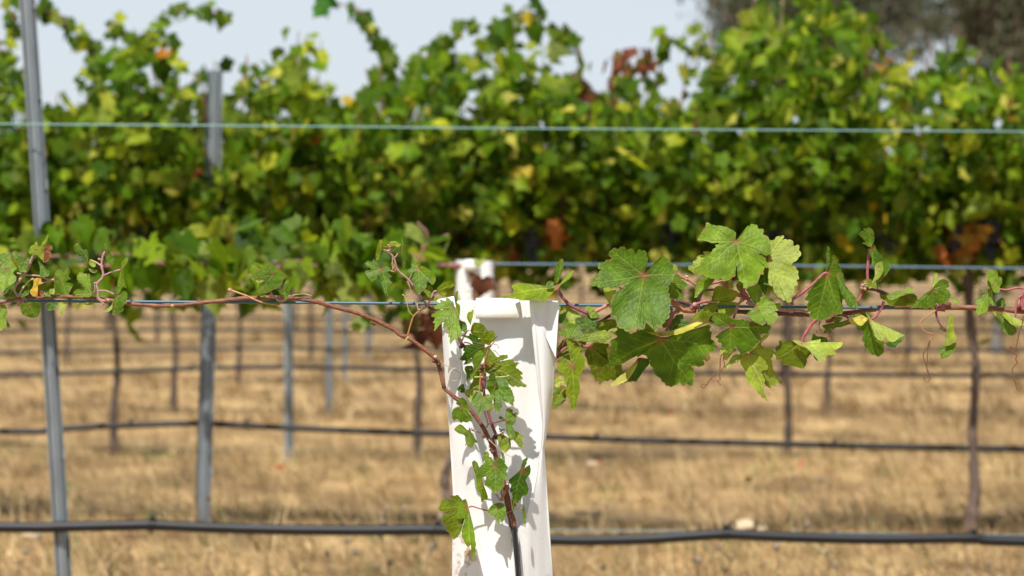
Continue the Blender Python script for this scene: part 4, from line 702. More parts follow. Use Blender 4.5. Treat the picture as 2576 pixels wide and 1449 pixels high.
# ------------------------------------------------------------------ row 3: the tall leafy wall
Y3 = ROWY(3); S3 = Y3/F
TOP = np.array([(-900, 120), (-400, 90), (-120, 60), (0, 120), (60, 160), (100, 245), (130, 260), (160, 235), (200, 150), (260, 95), (330, 70), (400, 75), (430, 110), (460, 165), (500, 195), (560, 160), (640, 140), (700, 95), (740, 80), (800, 85), (825, 175), (850, 240), (885, 275), (920, 230), (950, 170), (1000, 160), (1060, 130), (1120, 115), (1180, 140), (1230, 80), (1290, 45), (1340, 60), (1370, 180), (1420, 205), (1500, 200), (1560, 185), (1620, 180), (1670, 240), (1740, 240), (1780, 180), (1820, 60), (1870, -10), (2000, -30), (2120, -10), (2180, 50), (2240, 130), (2330, 130), (2420, 115), (2500, 165), (2576, 150), (2800, 80), (3400, 110)], float)
def row3_vine(cx, x0, x1, label, seed, trunk_pts, extra=(), bunches=(), red=None):
    rng = np.random.default_rng(seed)
    v = empty('mature_grapevine', P(cx, 1335, Y3).tolist(), label, 'grapevine', 'mature grapevines of the third row')
    # trunk
    b = MB(); tp = np.array(trunk_pts, float); bark(b, P(tp[:, 0], tp[:, 1], Y3), [.024, .016, .013, .014, .018], rng, (.135, .095, .075), 12)
    b.build('trunk', M_TRUNK, v)
    b = MB(); xx = np.linspace(x0+20, x1-20, 12); bark(b, P(xx, 640+rng.uniform(-6, 6, 12), Y3), [.013, .018, .020, .018, .013], rng, (.09, .05, .035), 10); cordon = b.build('cordon', M_TRUNK, v)
    # shoots
    sb = MBP(); lb = MB(); Cs = []; 
    xs = np.arange(x0, x1, 17.5)
    for x in xs:
        x = x+rng.uniform(-10, 10); top = np.interp(x, TOP[:, 0], TOP[:, 1])+rng.exponential(50)-np.where(abs(x-885) < 60, 0, 8); yb = 640; ht = yb-top
        if ht < 60: continue
        xt = x+rng.normal(0, 25); yo = rng.uniform(-.10, .10); lean = rng.normal(0, .07)
        k = 7; t = np.linspace(0, 1, k); px = x+(xt-x)*t+rng.normal(0, 6, k); py = yb-ht*t
        path = P(px, py, Y3+yo+lean*t)
        c = catmull(path, 4)
        V, Fc = tube(c, np.linspace(.0042, .0018, len(c)), 5); sb.new(); sb.add(V, Fc, (.22, .10, .05) if rng.random() < .6 else (.20, .20, .05))
        nl = int(ht/6.0); tt = rng.random(nl)**1.08
        lx = np.interp(tt, t, px)+rng.normal(0, 24, nl); ly = yb-ht*tt+rng.normal(0, 16, nl)+8
        ld = Y3+(yo*1.7+rng.normal(0, .13, nl))*(.35+1.25*np.clip(ht*tt/420, 0, 1)**.8)+lean*tt-.10*np.clip(ht*tt/380-.25, 0, .8)
        tp_ = np.interp(lx, TOP[:, 0], TOP[:, 1]); ok = ly > tp_-8
        Cs.append(np.stack([lx, ly, ld], 1)[ok])
    # skirt below the cordon
    ns = int((x1-x0)/2.3); lx = rng.uniform(x0, x1, ns); ly = 625+np.abs(rng.normal(0, 1, ns))*(36+36*np.abs(np.sin(lx/83.)+.5*np.sin(lx/31.))); Cs.append(np.stack([lx, ly, Y3+.05+rng.normal(0, .14, ns)], 1))
    Cp = np.concatenate(Cs)
    hol = np.sin(Cp[:, 0]/37.+seed+1.5*np.sin(Cp[:, 1]/55.))*np.sin(Cp[:, 1]/41.+1.3*np.sin(Cp[:, 0]/61.))+.5*np.sin(Cp[:, 0]/17.+Cp[:, 1]/23.)
    prob = np.clip(.80+.55*hol, .12, 1)*np.where(Cp[:, 1] < 250, .80, 1.0); prob = np.where(Cp[:, 1] > 500, np.maximum(prob, .55), prob); Cp = Cp[rng.random(len(Cp)) < prob]
    C = P(Cp[:, 0], Cp[:, 1], Cp[:, 2])
    # thin out the deep-green mass here and there
    cl = colours(len(C), rng)
    low = Cp[:, 1] > 540; w2 = PW.copy(); w2[5:9] *= 2.6; cl[low] = colours(low.sum(), rng, w2)
    patch = np.sin(Cp[:, 0]/95.+seed)*np.sin(Cp[:, 1]/70.+seed*2); ye = (patch > .55) & (rng.random(len(C)) < .45); cl[ye] = np.array([.20, .26, .02])*rng.uniform(.8, 1.4, (ye.sum(), 1))
    if red is not None:
        for rx, ry, rr_, rc in red:
            q_ = (np.hypot((Cp[:, 0]-rx)*1.0, (Cp[:, 1]-ry)) < rr_) & (rng.random(len(C)) < .8); cl[q_] = np.array(rc)*rng.uniform(.7, 1.3, (q_.sum(), 1))
    keep = ~((np.abs(Cp[:, 0]-538) < 42) & (Cp[:, 1] > 165) & (Cp[:, 1] < 425) & (Cp[:, 2] < Y3-.04))
    leaves_at(lb, C[keep], .041, rng, cl[keep], up=.65)
    # shoots reaching above the leaf wall
    for path, rr, dens, colr in extra:
        q_ = np.array(path, float); c2 = catmull(q_, 8); yy = Y3+rng.uniform(-.1, .1); Pw = P(c2[:, 0], c2[:, 1], yy)
        V, Fc = tube(Pw, np.linspace(.0016, .0038, len(Pw)), 5); sb.new(); sb.add(V, Fc, (.26, .13, .08))
        Ln = np.linalg.norm(np.diff(c2, axis=0), axis=1).sum(); nl = int(Ln/9*dens)
        tt = rng.random(nl)*(len(c2)-1); lx = np.interp(tt, np.arange(len(c2)), c2[:, 0])+rng.normal(0, rr, nl); ly = np.interp(tt, np.arange(len(c2)), c2[:, 1])+rng.normal(0, rr, nl)
        cc = colours(nl, rng) if colr is None else np.array(colr)*rng.uniform(.6, 1.5, (nl, 1))
        leaves_at(lb, P(lx, ly, yy+rng.normal(0, .05, nl)), .036, rng, cc)
    sb.build('shoot', M_STEM, cordon); lb.build('crown', M_FAR, v)
    for bx, by, bn in bunches:
        gb = MB(); 
        for _ in range(bn):
            t = rng.random(); r_ = 30*(1-t)**.7+5; a = rng.random()*6.28
            ctr = P(bx+r_*.8*math.cos(a)*rng.random()**.4, by-35+95*t, Y3-.14+r_*.0012*math.sin(a))
            th_ = np.linspace(0, np.pi, 5)[1:-1]; ph_ = np.linspace(0, 2*np.pi, 6, endpoint=False)
            nn = np.array([[math.sin(p_)*math.cos(q2), math.sin(p_)*math.sin(q2), math.cos(p_)] for p_ in th_ for q2 in ph_]+[[0, 0, 1], [0, 0, -1]])
            Q_ = [[i_*6+j_, (i_+1)*6+j_, (i_+1)*6+(j_+1) % 6, i_*6+(j_+1) % 6] for i_ in range(2) for j_ in range(6)]
            t_ = [[18, j_, (j_+1) % 6] for j_ in range(6)]+[[19, 12+(j_+1) % 6, 12+j_] for j_ in range(6)]
            gb.add(ctr+nn*.0072, [np.array(Q_), np.array(t_)], np.array([.018, .020, .040])*rng.uniform(.6, 2.0))
        gb.build('grape_bunch', M_GRAPE, cordon)
    return v
RDC = (.20, .06, .025)
row3_vine(-210, -1100, 455, 'mature grapevine at the far left of the tall leafy row, behind the leaning post', 11, [(-214, 1335), (-206, 1200), (-212, 1000), (-208, 800), (-210, 640)],
          extra=[([(40, 10), (100, 20), (150, 45), (190, 85), (235, 130), (265, 180)], 11, 1.5, None), ([(-20, 150), (20, 120), (40, 60), (10, 10)], 13, 1.2, None), ([(560, 40), (505, 25), (440, 28), (410, 60), (385, 100), (350, 130)], 11, 1.3, None),
                 ([(270, 80), (300, 65), (330, 110)], 11, 1.2, None), ([(5, 280), (20, 220), (30, 180)], 16, 1.2, (.22, .30, .06))],
          bunches=[(372, 590, 40)])
row3_vine(1120, 455, 1765, 'mature grapevine in the middle of the tall leafy row, behind the near white guard', 12, [(1150, 1345), (1126, 1250), (1122, 1190), (1160, 1080), (1165, 850), (1150, 640)],
          extra=[([(900, 15), (925, 60), (955, 110), (980, 160), (975, 215), (985, 290)], 9, 1.6, None), ([(800, 0), (830, 8), (862, 12)], 9, 1.8, (.05, .15, .02)), ([(862, 12), (885, 18), (905, 32)], 3, .2, None),
                 ([(1200, 55), (1150, 85), (1100, 115), (1060, 160)], 11, 1.4, None), ([(1370, 45), (1320, 28), (1290, 70), (1285, 120)], 13, 1.2, None), ([(1390, 75), (1430, 105), (1465, 150), (1440, 200)], 14, 1.3, None),
                 ([(1400, 85), (1390, 110), (1385, 130)], 6, .7, (.25, .30, .08)), ([(1455, 225), (1480, 220), (1510, 250), (1500, 290)], 18, 1.6, RDC), ([(1540, 140), (1570, 165), (1560, 215), (1540, 245)], 19, 1.6, RDC), ([(1650, 155), (1610, 160), (1590, 175)], 13, 1.8, RDC),
                 ([(1672, 88), (1672, 110), (1660, 180), (1640, 240)], 8, 1.0, None), ([(1722, 95), (1728, 160), (1715, 250), (1705, 330)], 4, .5, None), ([(1755, 80), (1760, 130), (1750, 200)], 10, .8, (.22, .28, .05))],
          bunches=[(1340, 600, 60), (1682, 600, 90)], red=[(1385, 595, 36, (.5, .17, .05)), (1290, 632, 32, (.30, .07, .03)), (1200, 700, 30, (.20, .045, .03)), (1320, 430, 26, (.5, .38, .04))])
row3_vine(2450, 1765, 3300, 'mature grapevine at the right of the tall leafy row, its dark trunk in clear view', 13, [(2440, 1340), (2452, 1230), (2447, 1090), (2455, 930), (2440, 800), (2432, 640)],
          extra=[([(2180, 40), (2210, 80), (2230, 140)], 12, .8, None), ([(1800, 150), (1790, 220), (1800, 300)], 14, 1.0, (.22, .30, .06)), ([(2430, 640), (2470, 610), (2530, 600)], 2, .1, None)],
          bunches=[(2240, 628, 60), (2490, 590, 80), (1960, 610, 40), (2405, 570, 40)], red=[(2415, 600, 42, (.55, .24, .05)), (2460, 565, 30, (.55, .30, .06)), (2385, 640, 26, (.45, .15, .04)), (2240, 170, 26, (.30, .14, .06))])

# ------------------------------------------------------------------ row 2: young vine in its guard, arm along the wire to the left
Y2 = ROWY(2)
v2 = empty('grapevine', P(1195, 1690, Y2).tolist(), 'blurred young grapevine with pink stems spread left from the smaller white guard', 'grapevine', 'grapevines of the near rows')
rng = np.random.default_rng(5)
b = MB(); px = np.linspace(-500, 1180, 30); c = np.stack([px, 668+5*np.sin(px/90.)+(px < 200)*-4], 1); V, Fc = tube(P(c[:, 0], c[:, 1], Y2-.01), np.linspace(.004, .0065, 30), 8); b.add(V, Fc, (.30, .12, .10)); V, Fc = tube(P(np.array([1180, 1196, 1200, 1202]), np.array([668, 720, 1100, 1690]), Y2-.02), .007, 8); b.add(V, Fc, (.22, .10, .06)); b.build('cane', M_CANE, v2)
b = MBP()
for i in range(0):
    b.new()
    x = rng.uniform(-350, 1160); y = rng.uniform(610, 690); a = rng.uniform(-.9, .9); ln = rng.uniform(50, 150)
    q_ = np.array([(x, 668), (x+ln*.3*math.cos(a), y-10), (x+ln*math.cos(a), y-ln*.15*abs(math.sin(a))-8)]); c = catmull(q_, 5)
    V, Fc = tube(P(c[:, 0], c[:, 1], Y2+rng.uniform(-.08, .04)), np.linspace(.0026, .0015, len(c)), 6); b.add(V, Fc, (.24, .11, .08))
for s_ in ('1050,560 1075,590 1060,640 1040,665', '1060,625 1100,600 1130,590', '20,640 120,645 180,640', '160,650 260,640 330,640', '400,650 500,640 560,650', '690,660 740,655 800,670', '1030,640 1060,650 1090,690'):
    c = catmull(pts('w', s_), 6); V, Fc = tube(P(c[:, 0], c[:, 1], Y2-.045), .0024, 6); b.new(); b.add(V, Fc, (.30, .15, .12))
b.build('shoot', M_STEM, v2)
lb = MB(); n = 520
lx = np.concatenate([rng.uniform(-450, 900, 430), rng.uniform(850, 1150, 90)]); ly = 655+rng.normal(0, 42, n)+np.where(lx > 850, 10, 0); ly = np.clip(ly, 565, 770)
kp = ~((lx > 1110) & (ly > 630)); lx, ly = lx[kp], ly[kp]; n = len(lx)
w = PW.copy(); w[3:6] *= 1.6; w[9] *= 5; w[6:9] = 0; w[4:6] *= .45
leaves_at(lb, P(lx, ly, Y2+rng.normal(0, .07, n)), .042, rng, colours(n, rng, w), up=.5)
ex = [(460, 745), (430, 700), (545, 730), (420, 660), (940, 640), (905, 800), (560, 700), (700, 740), (870, 720), (1000, 720), (1020, 780)]
leaves_at(lb, P([e[0] for e in ex], [e[1] for e in ex], Y2-.08), .054, rng, colours(len(ex), rng, w))
ex = [(1212, 712), (1185, 745), (1198, 730), (1040, 800), (1065, 830), (1050, 850), (1030, 815), (1095, 800), (1075, 800), (1100, 830)]
leaves_at(lb, P([e[0] for e in ex], [e[1] for e in ex], Y2-.08), .036, rng, np.array([.10, .035, .02])*rng.uniform(.8, 1.6, (len(ex), 1)))
ex = [(905, 815), (1115, 850), (1206, 660), (1125, 620)]
leaves_at(lb, P([e[0] for e in ex], [e[1] for e in ex], Y2-.09), .028, rng, np.array([.28, .33, .10])*np.ones((len(ex), 1)))
lb.build('crown', M_FAR, v2)
g2 = empty('vine_guard', P(1195, 1690, Y2).tolist(), 'smaller blurred white guard one row behind, just above the near guard, half covered by leaves', 'vine guard', 'white vine guards')
b = MB()
yv = np.linspace(655, 1690, 40); th = np.linspace(0, 2*np.pi, 28, endpoint=False)
Vs = []
for y in yv:
    w_ = 48+ (y-655)*.004; Vs.append(P(1194+w_*np.sign(np.cos(th))*np.abs(np.cos(th))**.35, y+(2*np.cos(th) if y < 660 else 0*th), Y2+.012+.030*np.sin(th)))
Vs = np.stack(Vs); m = 28; i = (np.arange(39)*m)[:, None]; j = np.arange(m)[None]; k = (j+1) % m
b.add(Vs.reshape(-1, 3), np.stack([i+j, i+m+j, i+m+k, i+k], -1).reshape(-1, 4), WH); b.build('tube_body', M_GUARD, g2)
b = MB(); V, Fc = box(-.026, .004, -.007, .007, -.022, .004); p0 = P(1200, 658, Y2-.026); b.add(V+p0, Fc, (.8, .79, .74)); b.build('wire_clip', M_CLIP, g2)

# ------------------------------------------------------------------ wires and drip lines
def wire(s, Y, r, label, col=(0.20, 0.31, 0.35), ext=900):
    p_ = pts('w', s); sl = (p_[-1]-p_[0])/np.linalg.norm(p_[-1]-p_[0]); p_ = np.concatenate([[p_[0]-sl*ext], p_, [p_[-1]+sl*ext]]); c = catmull(p_, 10)
    b = MB(); V, Fc = tube(P(c[:, 0], c[:, 1], Y), r, 8); b.add(V, Fc, col)
    return tag(b.build('trellis_wire', M_WIRE), label, 'wire', 'trellis wires')
wire('0,312 700,317 1288,323 2576,331', Y2-.02, .0015, 'thin pale blue-green upper wire stretched across the leafy wall, above all other wires', (.20, .36, .34))
wire('0,651 900,659 1288,664 1950,668 2576,675', Y2, .0021, 'blurred blue-grey wire passing behind the top of the smaller white guard', (.12, .20, .25))
wire('0,1316 700,1324 1288,1332 2576,1346', Y2+.01, .0012, 'very thin pale wire just above the nearest thick black drip pipe', (.20, .28, .28))
wire('0,628 1288,637 2576,648', Y3, .0026, 'wire carrying the woody arms of the tall leafy row')
def drip(s, Y, r, label, clips=(), ext=900, marks=()):
    root = empty('drip_line', P(1288, pts('w', s)[:, 1].mean(), Y).tolist(), label, 'drip line', 'black drip irrigation pipes')
    p_ = pts('w', s); sl = (p_[-1]-p_[0])/np.linalg.norm(p_[-1]-p_[0]); p_ = np.concatenate([[p_[0]-sl*ext], p_, [p_[-1]+sl*ext]]); c = catmull(p_, 12)
    b = MB(); V, Fc = tube(P(c[:, 0], c[:, 1], Y), r, 14); b.add(V, Fc, (.008, .0085, .010)); pipe = b.build('pipe', M_PIPE, root)
    for cx in clips:
        cy = np.interp(cx, p_[:, 0], p_[:, 1]); t = np.linspace(0, 2*np.pi, 20); s_ = Y/F
        b = MB(); ctr = P(cx, cy, Y)
        for ox in (-.006, .004):
            ring = ctr+np.stack([np.full(20, ox)+.002*np.sin(t), (r+.0015)*np.cos(t), (r+.002)*np.sin(t)+.001], 1); V, Fc = tube(ring, .0018, 6, False); b.add(V, Fc, (.015, .015, .017))
        V, Fc = box(-.005, .004, -.004, .004, r, r+.010); b.add(V+ctr, Fc, (.015, .015, .017))
        hook = ctr+np.array([[.006, 0, r+.008], [.014, .002, r+.016], [.020, 0, r+.012], [.022, 0, r+.004]]); V, Fc = tube(catmull(hook, 4), .0015, 6); b.add(V, Fc, (.015, .015, .017))
        b.build('clip', M_PIPE, pipe)
    for mx_ in marks:
        cy = np.interp(mx_, p_[:, 0], p_[:, 1]); b = MB(); rg = np.random.default_rng(int(mx_)); ctr = P(mx_, cy, Y)
        for q_ in range(7):
            x_ = (q_-3)*.0042
            for w_ in range(3):
                a0 = -2.0+w_*.28+rg.uniform(0, .1); a1 = a0+.16
                V = np.array([[x_, (r+.0004)*math.cos(a0), -(r+.0004)*math.sin(a0)], [x_+.0026*rg.uniform(.6, 1.2), (r+.0004)*math.cos(a0), -(r+.0004)*math.sin(a0)], [x_+.0026, (r+.0004)*math.cos(a1), -(r+.0004)*math.sin(a1)], [x_, (r+.0004)*math.cos(a1), -(r+.0004)*math.sin(a1)]])
                b.add(V+ctr, np.array([[0, 1, 2, 3]]), (.30, .31, .33))
        b.build('printing', M_PIPE, pipe)
    return root
drip('0,1326 160,1325 300,1322 380,1321 520,1327 700,1332 900,1334 1095,1333 1200,1340 1390,1358 1600,1357 1720,1350 1830,1344 1960,1350 2200,1356 2440,1354 2576,1362', Y2, .0112,
     'thick black pipe crossing the bottom of the picture in front of all the others', clips=(384, 1100, 1825, 2450), marks=(640,))
drip('0,1085 130,1081 240,1073 350,1069 520,1066 700,1075 900,1084 1130,1091 1400,1100 1620,1108 1900,1115 2200,1123 2576,1130', Y3, .0094, 'second black pipe from the bottom, bowing up where it passes the grey post', clips=(330, 620, 1500, 2100))
drip('0,941 200,938 450,928 700,923 1000,928 1300,932 1700,936 2000,941 2576,944', ROWY(4), .0098, 'third black pipe from the bottom, level with the lower leaves right of the guard', clips=(480, 1650, 2300))
drip('0,886 300,882 700,876 1100,880 1700,880 2576,882', ROWY(5), .0098, 'fourth black pipe from the bottom, blurred, crossing below the near wire')
drip('0,832 700,830 1288,831 2576,834', ROWY(6), .0098, 'fifth black pipe from the bottom, faint, just below the near wire')
drip('0,801 1288,800 2576,804', ROWY(7), .0098, 'sixth black pipe from the bottom, a faint line close below the near wire')
drip('0,768 1288,769 2576,772', ROWY(8), .0082, 'seventh black pipe from the bottom, hidden along the near wire')
drip('0,742 1288,744 2576,748', ROWY(9), .0082, 'eighth black pipe, a faint line seen just above the near wire')
drip('0,724 1288,727 2576,731', ROWY(10), .0082, 'farthest black pipe, the highest faint line over the dry ground')

# ------------------------------------------------------------------ steel posts
def post(pa, pb, Y, wpx, label, yaw=0.0):
    """folded W-profile steel post from the top pixel pa to the bottom pixel pb"""
    A = P(pa[0], pa[1], Y); B = P(pb[0], pb[1], Y); B = B-(A-B)/np.linalg.norm(A-B)*.15
    w = wpx*Y/F; th = .0022
    prof = np.array([(-.5, .0), (-.5, .34), (-.40, .34), (-.18, .02), (-.06, .02), (0, .20), (.06, .02), (.18, .02), (.40, .34), (.5, .34), (.5, .0)])*w
    ca, sa = math.cos(yaw), math.sin(yaw)
    x = prof[:, 0]*ca-prof[:, 1]*sa; y = prof[:, 0]*sa+prof[:, 1]*ca
    m = len(prof); n = 16; t = np.linspace(0, 1, n)
    C = A+(B-A)*t[:, None]+np.stack([.0015*np.sin(t*5), 0*t, 0*t], 1)
    Vf = C[:, None]+np.stack([x, y, 0*x], 1)[None]; Vb = Vf+np.array([0, th, 0])
    i = (np.arange(n-1)*m)[:, None]; j = np.arange(m-1)[None]; Q = np.stack([i+j, i+m+j, i+m+j+1, i+j+1], -1).reshape(-1, 4); n0 = n*m
    e = [[k, k+1, n0+k+1, n0+k] for k in range(m-1)]+[[(k+1)*m, k*m, n0+k*m, n0+(k+1)*m] for k in range(n-1)]+[[k*m+m-1, (k+1)*m+m-1, n0+(k+1)*m+m-1, n0+k*m+m-1] for k in range(n-1)]
    root = empty('steel_post', B.tolist(), label, 'post', 'grey steel trellis posts')
    b = MB(); b.add(np.concatenate([Vf.reshape(-1, 3), Vb.reshape(-1, 3)]), [Q, Q[:, ::-1]+n0, np.array(e)], (.31, .345, .365)); b.build('upright', M_STEEL, root, False)
    # punched wire hooks on one edge
    b = MBP()
    for q_ in np.arange(.06, .95, .105):
        b.new()
        c_ = A+(B-A)*q_; V, Fc = box(.46*w, .56*w, -.001, .010, -.010, .010); V = V@np.array([[ca, sa, 0], [-sa, ca, 0], [0, 0, 1]]); b.add(V+c_, Fc, (.36, .38, .40))
    b.build('wire_hook', M_STEEL, root, False)
    return root
post((62, -120), (190, 1860), Y2+.015, 38, 'leaning grey steel post at the left edge, rising out of the picture', .55)
post((541, 176), (510, 1318), Y3-.10, 38, 'grey steel post with a ridged face, its square top showing against the leaves', .05)
post((725, 540), (731, 1108), ROWY(4)-.05, 26, 'dark slim steel post, the third from the left', .95)
post((828, 560), (828, 1008), ROWY(5), 17, 'slim grey steel post right of the dark slim one, its foot in the dry grass', .2)
post((868, 580), (868, 940), ROWY(6), 13, 'thin distant steel post close to the right side of the fourth one', .2)
post((927, 600), (927, 896), ROWY(7), 12, 'faintest distant steel post, just left of the brown leaves beside the guard', .2)
post((2506, 600), (2506, 840), ROWY(7), 15, 'pale distant steel post behind the curled leaves at the right edge', .1)

# ------------------------------------------------------------------ rows further back: copies of three vines
def proto(seed, h=.66):
    rng = np.random.default_rng(seed)
    root = bpy.data.objects.new('mature_grapevine', None); COL.objects.link(root); root.empty_display_size = .05
    b = MB(); k = 6; z = np.linspace(0, .84, k); pth = np.stack([rng.normal(0, .012, k), rng.normal(0, .01, k), z], 1); pth[0] = 0
    bark(b, pth, [.021, .014, .011, .011, .015], rng, (.085, .06, .048), 10); b.build('trunk', M_TRUNK, root)
    b = MB(); xx = np.linspace(-.8, .8, 10); bark(b, np.stack([xx, rng.normal(0, .01, 10), .85+rng.normal(0, .01, 10)], 1), [.01, .018, .02, .018, .01], rng, (.09, .05, .035), 8); b.build('cordon', M_TRUNK, root)
    lb = MB(); Cs = []
    for x in np.arange(-.85, .85, .05):
        ht = h*rng.uniform(.6, 1.12); nl = 15; t = rng.random(nl); Cs.append(np.stack([x+rng.normal(0, .06, nl), rng.normal(0, .17, nl), .83+ht*t-.05*(rng.random(nl) < .2)], 1))
    C = np.concatenate(Cs); leaves_at(lb, C, .058, rng, colours(len(C), rng)); lb.build('crown', M_FAR, root)
    return root
protos = [proto(31), proto(32, .6), proto(33, .7)]
def place(root, row, px, label, first):
    Y = ROWY(row); t = (Y)/F; X = P(px, 900, Y)[0]
    if first: r_ = root
    else:
        r_ = root.copy(); COL.objects.link(r_)
        for ch in list(root.children):
            c_ = ch.copy(); COL.objects.link(c_); c_.parent = r_
    r_.location = (X, Y, 0.0)
    tag(r_, label, 'grapevine', 'mature grapevines in the rows further back')
    return r_
LAY = {4: [-1700, -720, 290, 1050, 1980, 2980, 3900], 5: [-1250, -400, 437, 1250, 2085, 2900], 6: [-760, -80, 600, 1290, 1970, 2280+370, 3330], 7: [-560, 168, 780, 1400, 2015, 2281, 2900, 3500], 8: [-700, -150, 395, 930, 1460, 1990, 2520, 3060], 9: [-200, 270, 745, 1215, 1690, 2160, 2640], 10: [-60, 360, 780, 1205, 1630, 2050, 2470]}
WHERE = ['at the far left', 'second from the left', 'third from the left', 'fourth from the left', 'fifth from the left', 'sixth from the left', 'seventh from the left', 'eighth from the left']
SPEC = {(4, 290): 'grapevine with a reddish trunk between the leaning post and the ridged post', (4, 1050): 'grapevine with a slim dark trunk just left of the near white guard', (4, 1980): 'grapevine with a slim dark trunk on the open dry ground right of the guard',
        (5, 437): 'grapevine with a dark trunk close to the left of the ridged post', (6, 600): 'grapevine with a thin trunk just right of the ridged post', (7, 168): 'grapevine with a short distant trunk just right of the leaning post', (7, 2281): 'grapevine with a short distant trunk below the thin hanging tendril at the right'}
cnt = 0
for row, xs_ in LAY.items():
    for i, px in enumerate(xs_):
        lab = SPEC.get((row, px), f'distant leafy grapevine in the {NAMES[row]} row from the camera, {WHERE[i]}')
        place(protos[cnt % 3], row, px, lab, cnt < 3); cnt += 1

# ------------------------------------------------------------------ gum trees
def gum(px, py, rx, ry, Y, label, seed, n=15000, brown=.15):
    rng = np.random.default_rng(seed); s = Y/F; c = P(px, py, Y); base = np.array([c[0], Y, 0.]); RX, RZ = rx*s, ry*s
    root = empty('gum_tree', base.tolist(), label, 'tree', 'gum trees behind the vineyard')
    b = MB(); top = c+np.array([0, 0, RZ*.3]); k = 7; t = np.linspace(0, 1, k)[:, None]; pth = base+(top-base)*t+rng.normal(0, .12, (k, 3))*(t > 0)
    bark(b, pth, [.24, .17, .11, .05], rng, (.22, .17, .13), 12, .04); b.build('trunk', M_TRUNK, root)
    b = MB(); tips = []
    for i in range(16):
        a = rng.random()*6.28; st = pth[2+int(rng.random()*4)]; u = rng.normal(0, 1, 3); u /= np.linalg.norm(u); e = c+u*np.array([RX, RX*.8, RZ])*rng.uniform(.6, .95)
        mid = (st+e)/2+rng.normal(0, .3, 3); bark(b, np.array([st, mid, e]), [.10, .05, .02], rng, (.24, .18, .14), 7, .04); tips += [mid, e, (mid+e)/2]
    b.build('limb', M_TRUNK, root)
    tips = np.array(tips); C = tips[rng.integers(len(tips), size=n)]+rng.normal(0, 1, (n, 3))*np.array([RX*.17, RX*.2, RZ*.16])
    C[:, 2] -= np.abs(rng.normal(0, RZ*.08, n))
    d = np.stack([rng.normal(0, .4, n), rng.normal(0, .4, n), -np.ones(n)], 1); d /= np.linalg.norm(d, axis=1)[:, None]; u = rng.normal(0, 1, (n, 3)); x = np.cross(d, u); x /= np.linalg.norm(x, axis=1)[:, None]
    ln = rng.uniform(.18, .38, n)[:, None]; wd = rng.uniform(.03, .07, n)[:, None]
    V = np.stack([C, C+d*ln*.5+x*wd, C+d*ln, C+d*ln*.5-x*wd], 1).reshape(-1, 3)
    cl = np.where(rng.random((n, 1)) < brown, np.array([[.14, .095, .06]]), np.array([[.085, .095, .045]]))*rng.uniform(.6, 1.4, (n, 1))
    b = MB(); b.add(V, np.arange(n*4).reshape(-1, 4), np.repeat(cl, 4, 0)); b.build('crown', M_GUM, root)
gum(2090, -60, 300, 290, 88, 'left gum tree behind the vines, grey-green, its crown cut by the picture top', 3, 19000)
gum(2600, -20, 190, 250, 93, 'browner gum tree at the top right corner, beyond the vines', 4, 17000, .35)
gum(2420, -330, 260, 180, 97, 'gum tree standing between and behind the other two, mostly above the picture', 6, 14000)

# ------------------------------------------------------------------ ground
def gz(x, y):
    return 0.018*np.sin(x*1.3+y*.4)+0.012*np.sin(x*3.1-y*2.3+1)+0.008*np.sin(x*7.7+y*5.1) + 0.03*np.cos((y-ROWY(1))*2*np.pi/3.0)*np.exp(-((y-14)/14)**2)
xs_ = np.concatenate([-np.geomspace(900, 8, 18), np.linspace(-7, 7, 141), np.geomspace(8, 900, 18)]); ys_ = np.concatenate([np.linspace(-4, 4, 16), np.linspace(4.1, 24, 200), np.geomspace(25, 1400, 30)])
GX, GY = np.meshgrid(xs_, ys_); GZ = gz(GX, GY)*np.clip((60-np.abs(GX))/40, 0, 1)*np.clip((60-GY)/30, 0, 1)-.03
V = np.stack([GX, GY, GZ], -1).reshape(-1, 3); m = len(xs_); i = (np.arange(len(ys_)-1)*m)[:, None]; j = np.arange(m-1)[None]
m_, nt, out = new_mat('dry_ground')
tc = N(nt, 'ShaderNodeTexCoord'); n1 = N(nt, 'ShaderNodeTexNoise', i_Scale=2.2, i_Detail=8.0, i_Roughness=.7); L(nt, tc.outputs['Object'], n1.inputs['Vector'])
cr = N(nt, 'ShaderNodeValToRGB'); e = cr.color_ramp.elements; e[0].position = .3; e[0].color = (.16, .10, .045, 1); e[1].position = .68; e[1].color = (.60, .42, .19, 1); k = cr.color_ramp.elements.new(.48); k.color = (.37, .24, .115, 1); L(nt, n1.outputs[0], cr.inputs[0])
n2 = N(nt, 'ShaderNodeTexNoise', i_Scale=45.0, i_Detail=5.0); L(nt, tc.outputs['Object'], n2.inputs['Vector'])
mr = N(nt, 'ShaderNodeMapRange'); mr.inputs[1].default_value = .35; mr.inputs[2].default_value = .65; mr.inputs[3].default_value = .65; mr.inputs[4].default_value = 1.35; L(nt, n2.outputs[0], mr.inputs[0])
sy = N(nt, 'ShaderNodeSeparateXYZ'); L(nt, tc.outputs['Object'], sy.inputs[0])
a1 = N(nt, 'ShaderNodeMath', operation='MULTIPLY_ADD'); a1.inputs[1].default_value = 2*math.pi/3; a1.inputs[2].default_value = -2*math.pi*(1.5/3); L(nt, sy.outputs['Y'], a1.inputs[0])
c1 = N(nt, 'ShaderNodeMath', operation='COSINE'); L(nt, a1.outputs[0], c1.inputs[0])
m1_ = N(nt, 'ShaderNodeMapRange'); m1_.inputs[1].default_value = 0; m1_.inputs[2].default_value = 1; m1_.inputs[3].default_value = 0; m1_.inputs[4].default_value = .75; L(nt, c1.outputs[0], m1_.inputs[0])
